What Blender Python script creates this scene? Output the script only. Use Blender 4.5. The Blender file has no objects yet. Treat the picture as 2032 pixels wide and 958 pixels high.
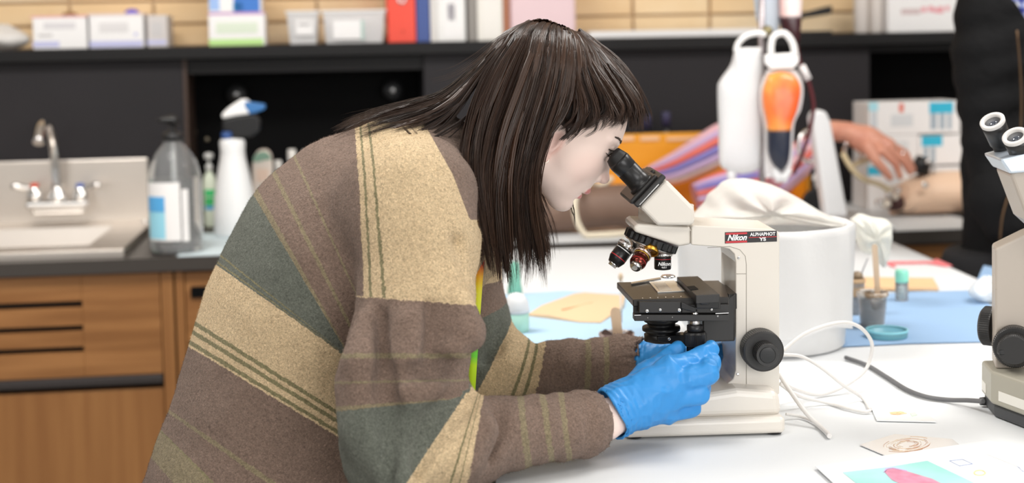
import bpy, bmesh, math, random
import numpy as np
from mathutils import Vector, Matrix, Euler
random.seed(7); rng = np.random.default_rng(7)
SC = bpy.context.scene; COL = SC.collection
# ---------------- camera, light, exposure ----------------
F = 2900.0; W0, H0 = 2032, 958
CAM_Z = 1.384; TZ = 0.91
PITCH, ROLL, SHIFT_PX = math.radians(4.0), -0.02, 186.0
camd = bpy.data.cameras.new('camera'); cam = bpy.data.objects.new('camera', camd); COL.objects.link(cam)
camd.sensor_width = 36.0; camd.lens = 36.0*F/W0; camd.shift_y = -SHIFT_PX/W0; camd.clip_start = 0.05
RM = Matrix.Rotation(math.pi/2-PITCH, 3, 'X') @ Matrix.Rotation(ROLL, 3, 'Z')
cam.matrix_world = Matrix.Translation((0, 0, CAM_Z)) @ RM.to_4x4()
camd.dof.use_dof = True; camd.dof.focus_distance = 1.76; camd.dof.aperture_fstop = 3.6
SC.camera = cam
SC.view_settings.view_transform = 'Standard'; SC.view_settings.look = 'None'
SC.view_settings.gamma = 1; SC.view_settings.use_curve_mapping = False
SC.view_settings.exposure = -0.12
wd = bpy.data.worlds.new('world'); SC.world = wd; wd.use_nodes = True
wd.node_tree.nodes['Background'].inputs[0].default_value = (1.0, 0.985, 0.96, 1)
wd.node_tree.nodes['Background'].inputs[1].default_value = 0.5
def area(name, loc, rot, sx, sy, power, col=(1, .97, .93)):
    l = bpy.data.lights.new(name, 'AREA'); l.shape = 'RECTANGLE'; l.size = sx; l.size_y = sy
    l.energy = power; l.color = col
    o = bpy.data.objects.new(name, l); COL.objects.link(o); o.location = loc; o.rotation_euler = rot
    return o
# fluorescent ceiling panels of the classroom and the windows behind the photographer
for lx, ly, pw in ((-0.8, 0.6, 15), (1.4, 0.6, 15), (-0.9, 2.35, 47), (1.5, 2.35, 42)):
    area('ceiling_lamp', (lx, ly, 2.72), (0, 0, 0), 1.2, 0.6, pw)
area('window_light', (1.5, -1.5, 1.75), (math.radians(84), 0, math.radians(24)), 2.0, 1.5, 64, (1, .985, .965))
area('window_light', (-1.6, -1.2, 1.9), (math.radians(76), 0, math.radians(-28)), 1.4, 1.3, 12, (1, .985, .965))
try: SC.cycles.use_denoising = True
except Exception: pass
# ---------------- pixel -> world helpers ----------------
CP = np.array([0, 0, CAM_Z]); RMn = np.array(RM)
def ray(px, py):
    return RMn @ np.array([(px-W0/2)/F, -(py-(H0/2-SHIFT_PX))/F, -1.0])
def P(px, py, Y):
    d = ray(px, py); return CP + d*(Y/d[1])
def Pz(px, py, Z=TZ):
    d = ray(px, py); return CP + d*((Z-CAM_Z)/d[2])
WA = math.atan(0.115); WC, WS = math.cos(WA), math.sin(WA); WO = np.array([0, 3.452, 0.0])
SDIR = np.array([WC, WS, 0]); DDIR = np.array([-WS, WC, 0])
def Wp(s, d, z): return WO + SDIR*s + DDIR*d + np.array([0, 0, z])
def Wsz(px, py, d):                    # pixel on the plane d behind the counter front -> (s, z)
    r = ray(px, py); n = DDIR
    t = (d - np.dot(CP-WO, n))/np.dot(r, n); p = CP + r*t
    return float(np.dot(p-WO, SDIR)), float(p[2])
def proj(p):
    v = RMn.T @ (np.asarray(p, float)-CP); return (W0/2+F*v[0]/-v[2], H0/2-SHIFT_PX-F*v[1]/-v[2])
WM = Matrix(((WC, -WS, 0, WO[0]), (WS, WC, 0, WO[1]), (0, 0, 1, 0), (0, 0, 0, 1)))   # wall frame: x=s, y=d
# ---------------- materials ----------------
MATS = {}
def mat(name, col, rough=.5, metal=0., spec=.5, bump=None, noise=None, trans=0., alpha=1., coat=0., sss=0., emis=None, ior=1.45, sheen=0.):
    if name in MATS: return MATS[name]
    m = bpy.data.materials.new(name); m.use_nodes = True; nt = m.node_tree; b = nt.nodes['Principled BSDF']
    c = (*col[:3], 1)
    b.inputs['Base Color'].default_value = c; b.inputs['Roughness'].default_value = rough
    b.inputs['Metallic'].default_value = metal; b.inputs['Specular IOR Level'].default_value = spec
    b.inputs['IOR'].default_value = ior
    b.inputs['Transmission Weight'].default_value = trans; b.inputs['Alpha'].default_value = alpha
    b.inputs['Coat Weight'].default_value = coat; b.inputs['Sheen Weight'].default_value = sheen
    if sss: b.inputs['Subsurface Weight'].default_value = sss; b.inputs['Subsurface Radius'].default_value = (.012, .005, .003); b.inputs['Subsurface Scale'].default_value = 1
    tc = nt.nodes.new('ShaderNodeTexCoord')
    def tex(scale, detail=4, stretch=None):
        n = nt.nodes.new('ShaderNodeTexNoise'); n.inputs['Scale'].default_value = scale; n.inputs['Detail'].default_value = detail
        if stretch:
            mp = nt.nodes.new('ShaderNodeMapping'); mp.inputs['Scale'].default_value = stretch
            nt.links.new(tc.outputs['Object'], mp.inputs[0]); nt.links.new(mp.outputs[0], n.inputs[0])
        else: nt.links.new(tc.outputs['Object'], n.inputs[0])
        return n
    if noise:            # (scale, colour2, lo, hi, stretch)
        n = tex(noise[0], 6, noise[4] if len(noise) > 4 else None)
        r = nt.nodes.new('ShaderNodeValToRGB'); r.color_ramp.elements[0].position = noise[2]; r.color_ramp.elements[1].position = noise[3]
        r.color_ramp.elements[0].color = c; r.color_ramp.elements[1].color = (*noise[1][:3], 1)
        nt.links.new(n.outputs[0], r.inputs[0]); nt.links.new(r.outputs[0], b.inputs['Base Color'])
    if bump:             # (scale, strength, distance, stretch)
        n = tex(bump[0], 5, bump[3] if len(bump) > 3 else None)
        bn = nt.nodes.new('ShaderNodeBump'); bn.inputs['Strength'].default_value = bump[1]; bn.inputs['Distance'].default_value = bump[2]
        nt.links.new(n.outputs[0], bn.inputs['Height']); nt.links.new(bn.outputs[0], b.inputs['Normal'])
    if emis: b.inputs['Emission Color'].default_value = (*emis[:3], 1); b.inputs['Emission Strength'].default_value = emis[3]
    MATS[name] = m; return m
# ---------------- objects ----------------
WMAT = {}
def frame(o): return WMAT.get(o.name, Matrix.Identity(4)) if o else Matrix.Identity(4)
def tag(o, label=None, cat=None, group=None, kind=None):
    if label: o['label'] = label
    if cat: o['category'] = cat
    if group: o['group'] = group
    if kind: o['kind'] = kind
    return o
def thing(name, label, cat, loc, rz=0., group=None):
    o = bpy.data.objects.new(name, None); COL.objects.link(o); o.empty_display_size = .05
    o.location = [float(v) for v in loc]; o.rotation_euler = (0, 0, rz)
    WMAT[o.name] = Matrix.Translation(o.location) @ Matrix.Rotation(rz, 4, 'Z')
    return tag(o, label, cat, group)
class G:                                 # geometry collector, world coordinates unless M is given
    def __init__(s, M=None): s.v = []; s.f = []; s.mi = []; s.sm = []; s.M = M
    def add(s, vs, fs, smooth=False, mi=0):
        n = len(s.v); s.v.extend([tuple(map(float, v)) for v in vs]); s.f.extend([tuple(i+n for i in f) for f in fs])
        s.mi.extend([mi]*len(fs)); s.sm.extend([smooth]*len(fs)); return s
    def box(s, a, b, mi=0):
        x0, y0, z0 = [min(i, j) for i, j in zip(a, b)]; x1, y1, z1 = [max(i, j) for i, j in zip(a, b)]
        vs = [(x0,y0,z0),(x1,y0,z0),(x1,y1,z0),(x0,y1,z0),(x0,y0,z1),(x1,y0,z1),(x1,y1,z1),(x0,y1,z1)]
        return s.add(vs, [(0,3,2,1),(4,5,6,7),(0,1,5,4),(1,2,6,5),(2,3,7,6),(3,0,4,7)], mi=mi)
    def loft(s, rings, closed=True, caps=True, smooth=True, mi=0):
        n = len(rings[0]); vs = [p for r in rings for p in r]; fs = []
        for i in range(len(rings)-1):
            for j in range(n if closed else n-1):
                k = (j+1) % n; fs.append((i*n+j, i*n+k, (i+1)*n+k, (i+1)*n+j))
        s.add(vs, fs, smooth, mi)
        if caps and closed:
            s.add(rings[0], [tuple(range(n))[::-1]], False, mi); s.add(rings[-1], [tuple(range(n))], False, mi)
        return s
    def prism(s, front, off, mi=0, smooth=False):    # front: list of 3D points, off: extrusion vector
        off = np.asarray(off, float); back = [np.asarray(p)+off for p in front]
        n = len(front); vs = list(front)+back
        fs = [tuple(range(n)), tuple(range(2*n-1, n-1, -1))]+[(i, i+n, (i+1) % n+n, (i+1) % n) for i in range(n)]
        return s.add(vs, fs, smooth, mi)
    def lathe(s, prof, o, ax=(0,0,1), seg=32, mi=0, caps=True, smooth=True, up=None):   # prof: (r, h)
        ax = np.asarray(ax, float); ax = ax/np.linalg.norm(ax)
        t = np.array([1., 0, 0]) if abs(ax[0]) < .9 else np.array([0, 1., 0])
        u = np.cross(ax, t); u /= np.linalg.norm(u); v = np.cross(ax, u)
        rings = [[np.asarray(o)+ax*h+(u*math.cos(2*math.pi*k/seg)+v*math.sin(2*math.pi*k/seg))*max(r, 1e-5) for k in range(seg)] for r, h in prof]
        return s.loft(rings, caps=caps, smooth=smooth, mi=mi)
    def tube(s, pts, r, seg=8, mi=0, smooth=True):
        pts = [np.asarray(p, float) for p in pts]; n = len(pts); rs = r if hasattr(r, '__len__') else [r]*n
        rings = []; u = None
        for i in range(n):
            d = pts[min(i+1, n-1)]-pts[max(i-1, 0)]; d = d/(np.linalg.norm(d)+1e-12)
            if u is None:
                t = np.array([0, 0, 1.]) if abs(d[2]) < .9 else np.array([1., 0, 0]); u = np.cross(d, t)
            u = u-d*np.dot(u, d); u /= np.linalg.norm(u)+1e-12; v = np.cross(d, u)
            rings.append([pts[i]+(u*math.cos(2*math.pi*k/seg)+v*math.sin(2*math.pi*k/seg))*rs[i] for k in range(seg)])
        return s.loft(rings, smooth=smooth, mi=mi)
    def ball(s, c, r, seg=16, ring=10, mi=0):
        r = np.asarray(r if hasattr(r, '__len__') else (r, r, r)); c = np.asarray(c)
        rings = [[c+r*np.array([math.sin(t)*math.cos(p), math.sin(t)*math.sin(p), -math.cos(t)]) for p in np.linspace(0, 2*math.pi, seg, endpoint=False)] for t in np.linspace(.02, math.pi-.02, ring)]
        return s.loft(rings, mi=mi)
    def mesh(s, name, inv=None):
        vs = np.array(s.v, float)
        if s.M is not None: vs = vs @ np.array(s.M)[:3, :3].T + np.array(s.M)[:3, 3]
        if inv is not None: vs = vs @ np.array(inv)[:3, :3].T + np.array(inv)[:3, 3]
        me = bpy.data.meshes.new(name); me.from_pydata(vs.tolist(), [], s.f)
        me.polygons.foreach_set('material_index', s.mi); me.polygons.foreach_set('use_smooth', s.sm)
        me.update(); return me
def obj(name, g, m, parent=None, bevel=0., seg=2, label=None, cat=None, group=None, kind=None, origin=None, rz=0., sub=0, fix=True):
    if parent is not None: M = frame(parent)
    elif origin is not None: M = Matrix.Translation([float(v) for v in origin]) @ Matrix.Rotation(rz, 4, 'Z')
    else: M = Matrix.Identity(4)
    me = g.mesh(name, M.inverted())
    if fix:
        bm = bmesh.new(); bm.from_mesh(me); bmesh.ops.remove_doubles(bm, verts=bm.verts, dist=1e-6)
        bmesh.ops.recalc_face_normals(bm, faces=bm.faces); bm.to_mesh(me); bm.free()
    return link(name, me, m, parent, M, bevel, seg, label, cat, group, kind, sub)
def link(name, me, m, parent=None, M=None, bevel=0., seg=2, label=None, cat=None, group=None, kind=None, sub=0):
    for x in (m if isinstance(m, (list, tuple)) else [m]): me.materials.append(x)
    o = bpy.data.objects.new(name, me); COL.objects.link(o)
    if M is None: M = frame(parent)
    if parent is not None: o.parent = parent; WMAT[o.name] = M
    else: o.matrix_world = M; WMAT[o.name] = M
    if bevel:
        b = o.modifiers.new('bevel', 'BEVEL'); b.width = bevel; b.segments = seg; b.limit_method = 'ANGLE'; b.angle_limit = math.radians(35); b.harden_normals = False
    if sub:
        b = o.modifiers.new('sub', 'SUBSURF'); b.levels = sub; b.render_levels = sub
    return tag(o, label, cat, group, kind)
def copy_tree(o, parent=None):
    c = o.copy(); COL.objects.link(c)
    if parent is not None: c.parent = parent
    WMAT[c.name] = frame(o)
    for ch in [x for x in COL.objects if x.parent == o]: copy_tree(ch, c)
    return c
def text(name, body, m, parent, o, ux, uz, size, depth=.0003, shear=0., sx=1., align='CENTER', bold=0.):
    cu = bpy.data.curves.new(name, 'FONT'); cu.body = body; cu.size = 1; cu.align_x = align; cu.align_y = 'CENTER'; cu.extrude = 0; cu.shear = shear; cu.offset = bold
    cu.resolution_u = 3
    t = bpy.data.objects.new('tmp', cu); COL.objects.link(t)
    dg = bpy.context.evaluated_depsgraph_get(); me = bpy.data.meshes.new_from_object(t.evaluated_get(dg))
    bpy.data.objects.remove(t); bpy.data.curves.remove(cu)
    ux = np.asarray(ux, float); ux /= np.linalg.norm(ux); uz = np.asarray(uz, float); uz -= ux*np.dot(ux, uz); uz /= np.linalg.norm(uz); n = np.cross(ux, uz)
    g = G(); vs = [np.asarray(o)+ux*v.co.x*size*sx+uz*v.co.y*size+n*depth for v in me.vertices]
    g.add(vs, [tuple(p.vertices) for p in me.polygons])
    bpy.data.meshes.remove(me)
    return obj(name, g, m, parent)
def spline(pts, n=40):                   # Catmull-Rom through points
    p = np.asarray(pts, float); p = np.vstack([2*p[0]-p[1], p, 2*p[-1]-p[-2]]); k = len(p)-3
    out = []
    for t in np.linspace(0, k-1e-9, n):
        i = int(t); u = t-i; a, b, c, d = p[i:i+4]
        out.append(.5*((2*b)+(-a+c)*u+(2*a-5*b+4*c-d)*u*u+(-a+3*b-3*c+d)*u**3))
    return np.array(out)
# ---------------- signed distance fields -> one continuous mesh ----------------
def smin(a, b, k):
    h = np.clip(.5+.5*(b-a)/k, 0, 1); return b+(a-b)*h-k*h*(1-h)
def smax(a, b, k): return -smin(-a, -b, k)
def rcone(p, a, b, ra, rb):
    a = np.asarray(a, np.float32); d = np.asarray(b, np.float32)-a
    t = np.clip(((p-a)@d)/max(float(d@d), 1e-12), 0, 1)
    return np.linalg.norm(p-a-t[:, None]*d, axis=1)-(ra+(rb-ra)*t)
def chain(p, pts, rs, k=.0):
    o = None
    for i in range(len(pts)-1):
        d = rcone(p, pts[i], pts[i+1], rs[i], rs[i+1]); o = d if o is None else (smin(o, d, k) if k else np.minimum(o, d))
    return o
def ell(p, c, r, R=None):
    q = p-np.asarray(c, np.float32)
    if R is not None: q = q@np.asarray(R, np.float32)
    r = np.asarray(r, np.float32); k0 = np.linalg.norm(q/r, axis=1); k1 = np.linalg.norm(q/(r*r), axis=1)
    return k0*(k0-1)/np.maximum(k1, 1e-9)
def sdf_mesh(fn, lo, hi, h, block=8, margin=1.6):
    lo = np.asarray(lo, float); n = np.ceil((np.asarray(hi)-lo)/h/block).astype(int)*block+1
    f = np.empty(n, np.float32); nb = (n-1)//block
    ax = [lo[i]+h*np.arange(n[i]) for i in range(3)]
    cx = [lo[i]+h*(np.arange(nb[i])+.5)*block for i in range(3)]
    C = np.stack(np.meshgrid(*cx, indexing='ij'), -1).reshape(-1, 3).astype(np.float32)
    dc = fn(C); rad = h*block*.87*margin
    f[:] = 1.0
    dcb = dc.reshape(nb)
    f[:-1, :-1, :-1] = np.repeat(np.repeat(np.repeat(dcb, block, 0), block, 1), block, 2)
    near = np.argwhere(np.abs(dcb) < rad)
    off = np.stack(np.meshgrid(*[np.arange(block+1)]*3, indexing='ij'), -1).reshape(-1, 3)
    for s in range(0, len(near), 400):
        nbk = near[s:s+400]; idx = (nbk[:, None, :]*block+off[None]).reshape(-1, 3)
        pts = (lo+idx*h).astype(np.float32); f[idx[:, 0], idx[:, 1], idx[:, 2]] = fn(pts)
    sg = f < 0
    m = sg[:-1,:-1,:-1].astype(np.int8)
    cnt = sum(sg[i:n[0]-1+i, j:n[1]-1+j, k:n[2]-1+k].astype(np.int8) for i in (0,1) for j in (0,1) for k in (0,1))
    act = (cnt > 0) & (cnt < 8); ids = -np.ones(act.shape, np.int64); cells = np.argwhere(act); ids[act] = np.arange(len(cells))
    acc = np.zeros((len(cells), 3)); num = np.zeros(len(cells))
    cs = [(i, j, k) for i in (0,1) for j in (0,1) for k in (0,1)]
    for a in cs:
        for d in range(3):
            if a[d]: continue
            b = list(a); b[d] = 1
            ia = cells+np.array(a); ib = cells+np.array(b)
            fa = f[ia[:,0], ia[:,1], ia[:,2]]; fb = f[ib[:,0], ib[:,1], ib[:,2]]; cr = (fa < 0) != (fb < 0)
            t = np.where(cr, fa/np.where(cr, fa-fb, 1), 0)
            pt = np.tile(np.array(a, float), (len(cells), 1)); pt[:, d] = t
            acc[cr] += pt[cr]; num[cr] += 1
    v = lo+h*(cells+acc/num[:, None])
    quads = []
    for d in range(3):
        e1, e2 = (d+1) % 3, (d+2) % 3
        sl0 = [slice(None)]*3; sl1 = [slice(None)]*3; sl0[d] = slice(0, -1); sl1[d] = slice(1, None)
        A = sg[tuple(sl0)]; B = sg[tuple(sl1)]; e = np.argwhere(A != B)
        e = e[(e[:, e1] > 0) & (e[:, e2] > 0) & (e[:, e1] < n[e1]-1) & (e[:, e2] < n[e2]-1)]
        fl = A[e[:,0], e[:,1], e[:,2]]
        def cell(o1, o2):
            c = e.copy(); c[:, e1] -= o1; c[:, e2] -= o2; return ids[c[:,0], c[:,1], c[:,2]]
        q = np.stack([cell(1,1), cell(0,1), cell(0,0), cell(1,0)], 1)
        q[~fl] = q[~fl][:, ::-1]; quads.append(q[(q >= 0).all(1)])
    return v, np.concatenate(quads)
def np_mesh(name, v, q, inv=None, attrs=None, smooth=True):
    if inv is not None: v = v @ np.array(inv)[:3, :3].T + np.array(inv)[:3, 3]
    me = bpy.data.meshes.new(name); k = q.shape[1]
    me.vertices.add(len(v)); me.vertices.foreach_set('co', v.astype(np.float32).ravel())
    me.loops.add(len(q)*k); me.loops.foreach_set('vertex_index', q.astype(np.int32).ravel())
    me.polygons.add(len(q)); me.polygons.foreach_set('loop_start', np.arange(0, len(q)*k, k, dtype=np.int32))
    try: me.polygons.foreach_set('loop_total', np.full(len(q), k, np.int32))
    except Exception: pass
    me.update(calc_edges=True); me.polygons.foreach_set('use_smooth', np.full(len(q), smooth))
    for nm, val in (attrs or {}).items():
        if val.ndim == 1: me.attributes.new(nm, 'FLOAT', 'POINT').data.foreach_set('value', val.astype(np.float32))
        else: me.attributes.new(nm, 'FLOAT_COLOR', 'POINT').data.foreach_set('color', val.astype(np.float32).ravel())
    me.validate(); return me
# cheap smooth value noise for displacement
_LAT = rng.random((32, 32, 32)).astype(np.float32)
def vnoise(p, sc):
    q = p*sc; i = np.floor(q).astype(int); u = (q-i).astype(np.float32); u = u*u*(3-2*u); o = 0
    for a in (0,1):
        for b in (0,1):
            for c in (0,1):
                w = (u[:,0] if a else 1-u[:,0])*(u[:,1] if b else 1-u[:,1])*(u[:,2] if c else 1-u[:,2])
                o = o+w*_LAT[(i[:,0]+a) % 32, (i[:,1]+b) % 32, (i[:,2]+c) % 32]
    return o*2-1
# ---------------- the setting ----------------
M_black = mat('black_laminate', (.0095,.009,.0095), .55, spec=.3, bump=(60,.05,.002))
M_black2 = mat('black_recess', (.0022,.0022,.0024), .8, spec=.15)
M_panel = mat('dark_panel', (.020,.0185,.0205), .6, spec=.25, noise=(1.6,(.026,.0235,.026),.35,.7))
M_epoxy = mat('black_epoxy_top', (.05,.043,.038), .35, bump=(120,.05,.001))
M_brick = [mat('brick_buff_%s' % k, c, .85, noise=(9, c2, .3, .75), bump=(45, .5, .002)) for k, (c, c2) in zip(('pale','warm','straw'),
    (((.86,.64,.38),(.92,.73,.48)), ((.83,.59,.33),(.90,.68,.42)), ((.88,.68,.43),(.93,.76,.53))))]
M_mortar = mat('mortar', (.60,.45,.29), .95, bump=(80,.3,.002))
def wood(name, c1, c2, stretch):
    return mat(name, c1, .42, noise=(2.2, c2, .32, .68, stretch), bump=(8, .12, .001, stretch))
M_wood_h = wood('walnut_horizontal', (.235,.098,.028), (.36,.165,.055), (1.2, 1, 17))
M_wood_v = wood('walnut_vertical', (.255,.108,.032), (.335,.155,.05), (15, 1, .9))
M_steel = mat('brushed_steel', (.72,.66,.60), .38, 1.0, bump=(40,.06,.001,(.3,8,8)))
M_chrome = mat('chrome', (.86,.85,.84), .12, 1.0)
M_white = mat('white_card', (.90,.885,.88), .6)
M_paper = mat('white_paper_cover', (.70,.72,.735), .6, bump=(5,.10,.004))
M_dark = mat('black_plastic', (.012,.012,.013), .38)
M_floor = mat('floor_tile', (.33,.30,.27), .45, noise=(14,(.40,.37,.33),.4,.6))
M_plaster = mat('ceiling_white', (.80,.79,.77), .9)
g = G().box((-5,-4,-.1), (6,6.2,0)); obj('floor', g, M_floor, kind='structure')
g = G().box((-5,-.9,2.75), (6,6.2,2.85)); obj('ceiling', g, M_plaster, kind='structure')
WALL_D = .95
g = G(WM).box((-4.2, WALL_D+.012, -.05), (4.4, WALL_D+.2, 2.8)); wall = obj('wall_back', g, M_mortar, kind='structure', origin=Wp(0, WALL_D, 0), rz=WA)
# bricks: 237 x 67 mm grid fitted to the courses of the photograph
s0, z0 = Wsz(306, 48, WALL_D); BL, BH, JT = .237, .0672, .009
bm_cache = []
for v in range(6):
    g = G(); j = lambda: random.uniform(-.0015, .0015)
    a, b, hh = BL/2-JT/2, .02, BH/2-JT/2
    vs = [(sx*a+j(), 0.0+abs(j()) if True else 0, sz*hh+j()) for sz in (-1, 1) for sx in (-1, 1)]
    g.box((-a, -.006+j(), -hh), (a, .013, hh)); g.v = [(x+j(), y+j()*.6, z+j()*.7) for x, y, z in g.v]
    me = g.mesh('brick'); me.materials.append(M_brick[v % 3]); bm_cache.append(me)
for r in range(-2, 8):
    zc = z0+BH*(r+.5)
    if zc < 1.32 or zc > 1.84: continue
    for k in range(-10, 14):
        sc = s0+BL*(k+(.5 if r % 2 == 0 else 0)-(0 if r % 2 == 0 else .5)+.0)+(BL*.5 if False else 0)
        if sc < -2.1 or sc > 2.3: continue
        o = bpy.data.objects.new('brick', random.choice(bm_cache)); COL.objects.link(o); o.parent = wall
        o.location = (sc, 0, zc)
# ---------------- black reagent shelf unit on the counter ----------------
PD, RD = .68, .90                         # panel front and recess back depth
def S(px, py, d=PD): return Wsz(px, py, d)
zt = S(400, 92, .64)[1]; zb = TZ
shelf = thing('reagent_shelf', 'long black shelf unit along the brick wall above the counter', 'shelf', Wp(0, PD, TZ), WA)
g = G(WM).box((-2.2, PD-.035, zt-.034), (2.6, WALL_D, zt)); obj('shelf_board', g, M_black, shelf, .003)
xs = {'a': S(372, 200)[0], 'b': S(842, 200)[0], 'c': S(1726, 200)[0]}
zst = S(150, 318)[1]
g = G(WM).box((-2.2, PD, TZ+.001), (xs['a']-.010, RD, zt-.035)); obj('front_panel', g, M_panel, shelf, .002)
g = G(WM).box((xs['a']-.0095, PD+.002, TZ+.001), (xs['a'], RD, zt-.035)); obj('divider_strip', g, mat('brown_edge', (.06,.035,.025), .5), shelf)
g = G(WM).box((xs['b'], PD, TZ+.001), (xs['c'], RD, zt-.035)); obj('front_panel', g, M_panel, shelf, .002)
g = G(WM).box((xs['a']+.0005, PD+.012, S(600,143)[1]), (xs['b']-.0005, PD+.03, zt-.035)); obj('header_rail', g, M_black, shelf, .002)
g = G(WM).box((xs['c']+.0005, PD+.012, S(1800,103)[1]), (2.5, PD+.03, zt-.035)); obj('header_rail', g, M_black, shelf, .002)
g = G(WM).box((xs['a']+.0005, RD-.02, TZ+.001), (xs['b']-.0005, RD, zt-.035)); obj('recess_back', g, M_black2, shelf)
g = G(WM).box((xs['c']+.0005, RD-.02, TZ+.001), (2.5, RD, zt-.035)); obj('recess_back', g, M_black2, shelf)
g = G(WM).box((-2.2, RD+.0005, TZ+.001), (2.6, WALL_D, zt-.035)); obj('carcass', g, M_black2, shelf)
# knobs of the gas taps in the recess
for px, py in ((470, 186), (779, 178)):
    s, z = Wsz(px, py, RD-.05)
    k = obj('tap_knob', G(WM).lathe([(.001,0),(.026,0),(.029,.006),(.029,.02),(.022,.024),(.012,.03),(.012,.055)], (s, RD-.076, z), (0,1,0), 20), M_dark, shelf)
    obj('knob_cap', G(WM).lathe([(.001,-.004),(.007,-.004),(.009,0),(.009,.004)], (s, RD-.077, z), (0,1,0), 14), mat('knob_metal', (.5,.5,.5), .3, 1), k)
for px, py in ((410, 277), (385, 262)):
    s, z = Wsz(px, py, RD-.03); obj('screw_head', G(WM).lathe([(.001,0),(.006,0),(.007,.004)], (s, RD-.024, z), (0,1,0), 10), mat('dull_brass', (.35,.3,.22), .4, 1), shelf)
# ---------------- counter and base cabinets ----------------
sR = Wsz(344, 530, 0)[0]
M_cab = mat('cabinet_shadow', (.03,.02,.014), .7)
hx0, hx1, hy0, hy1 = -2.06, Wsz(248, 505, .06)[0]-.085, .13, .53      # cut-out for the sink
g = G(WM)
for a, b in (((-2.3,0),(hx0,RD+.03)), ((hx1,0),(2.7,RD+.03)), ((hx0,0),(hx1,hy0)), ((hx0,hy1),(hx1,RD+.03))): g.box((a[0],a[1],TZ-.032), (b[0],b[1],TZ))
obj('countertop', g, M_epoxy, origin=Wp(0,0,TZ), rz=WA, label='long dark epoxy countertop along the brick wall with the sink set in it', cat='countertop')
def Wbox(px0, py0, px1, py1, d0, d1, ref=None):
    a = Wsz(px0, py0, d0); b = Wsz(px1, py1, d0); return G(WM).box((a[0], d0, a[1]), (b[0], d1, b[1]))
def cabinet(name, label, s0, s1):
    t = thing(name, label, 'cabinet', Wp((s0+s1)/2, .3, 0), WA)
    obj('carcass', G(WM).box((s0, .045, .0), (s1, .62, TZ-.033)), M_cab, t)
    return t
zA = lambda py, px=170: Wsz(px, py, .02)[1]
c1 = cabinet('sink_cabinet', 'walnut sink cabinet with three dark vent slots above a lower door', -1.75, sR-.004)
st = .028
obj('stile', G(WM).box((sR-.004-st, .015, .05), (sR-.004, .045, TZ-.036)), M_wood_v, c1, .001)
z_rt, z_rb = zA(748), zA(772)
s_l, s_r = -1.75, sR-.004-st-.002
sl0, sl1 = Wsz(-190, 600, .02)[0], Wsz(163, 600, .02)[0]
zs = [(zA(600)+.0045, zA(608)-.0045+.003), (zA(648)+.004, zA(656)), (zA(690)+.004, zA(698))]
ys = sorted([TZ-.036]+[v for a in zs for v in a]+[z_rt+.001], reverse=True)
for i in range(0, len(ys), 2):            # slats of the front between the slots
    obj('slat', G(WM).box((sl0, .018, ys[i]), (sl1, .045, ys[i+1])), M_wood_h, c1, .001)
obj('front_panel', G(WM).box((sl1+.0002, .018, TZ-.036), (s_r, .045, z_rt+.001)), M_wood_h, c1, .001)
obj('front_panel', G(WM).box((s_l, .018, TZ-.036), (sl0-.0002, .045, z_rt+.001)), M_wood_h, c1, .001)
obj('pull_rail', G(WM).box((s_l, .008, z_rb+.009), (s_r, .040, z_rt)), mat('bronze_rail', (.035,.03,.03), .4), c1, .003)
obj('door', G(WM).box((s_l, .016, .10), (s_r, .044, z_rb-.004)), M_wood_v, c1, .002)
obj('toe_kick', G(WM).box((s_l, .07, 0.001), (s_r, .10, .09)), M_black2, c1)
c2 = cabinet('drawer_cabinet', 'walnut drawer cabinet with a dark slot pull beside the sink cabinet', sR+.001, sR+.60)
def drawers(c, s0, s1, pulls=True):
    obj('stile', G(WM).box((s0, .015, .05), (s0+.02, .045, TZ-.036)), M_wood_v, c, .001)
    zz = [TZ-.036, .66, .44, .10]
    for i in range(3):
        d = obj('drawer', G(WM).box((s0+.022, .018, zz[i]-.002), (s1-.003, .045, zz[i+1]+.002)), M_wood_h, c, .0015)
        obj('slot_pull', G(WM).box((s0+.035, .012, zz[i]-.035-.028), (s0+.36, .0175, zz[i]-.036)), M_black2, d, .003)
drawers(c2, sR+.001, sR+.60)
c3 = cabinet('drawer_cabinet', 'walnut drawer cabinet hidden behind the woman', sR+.602, .33); drawers(c3, sR+.602, .33)
c4 = cabinet('drawer_cabinet', 'brown cabinet beyond the right edge of the white table', .332, 1.25); drawers(c4, .332, 1.25)
c5 = cabinet('drawer_cabinet', 'brown cabinet behind the person in the black jacket', 1.252, 2.2); drawers(c5, 1.252, 2.2)
# paper covers on the counter
g = G(WM).box((Wsz(352,515,.004)[0], .004, TZ+.0005), (-.30, .42, TZ+.0025)); obj('counter_cover', g, mat('bluish_pad', (.62,.72,.76), .6), origin=Wp(-.5,.2,TZ), rz=WA, label='pale blue absorbent pad on the counter under the spray bottle', cat='pad')
g = G(WM).box((-.26, .003, TZ+.0005), (1.20, .64, TZ+.0025)); obj('counter_cover', g, M_paper, origin=Wp(.6,.3,TZ), rz=WA, label='white paper sheet covering the back counter under the manikin parts', cat='paper')
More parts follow.
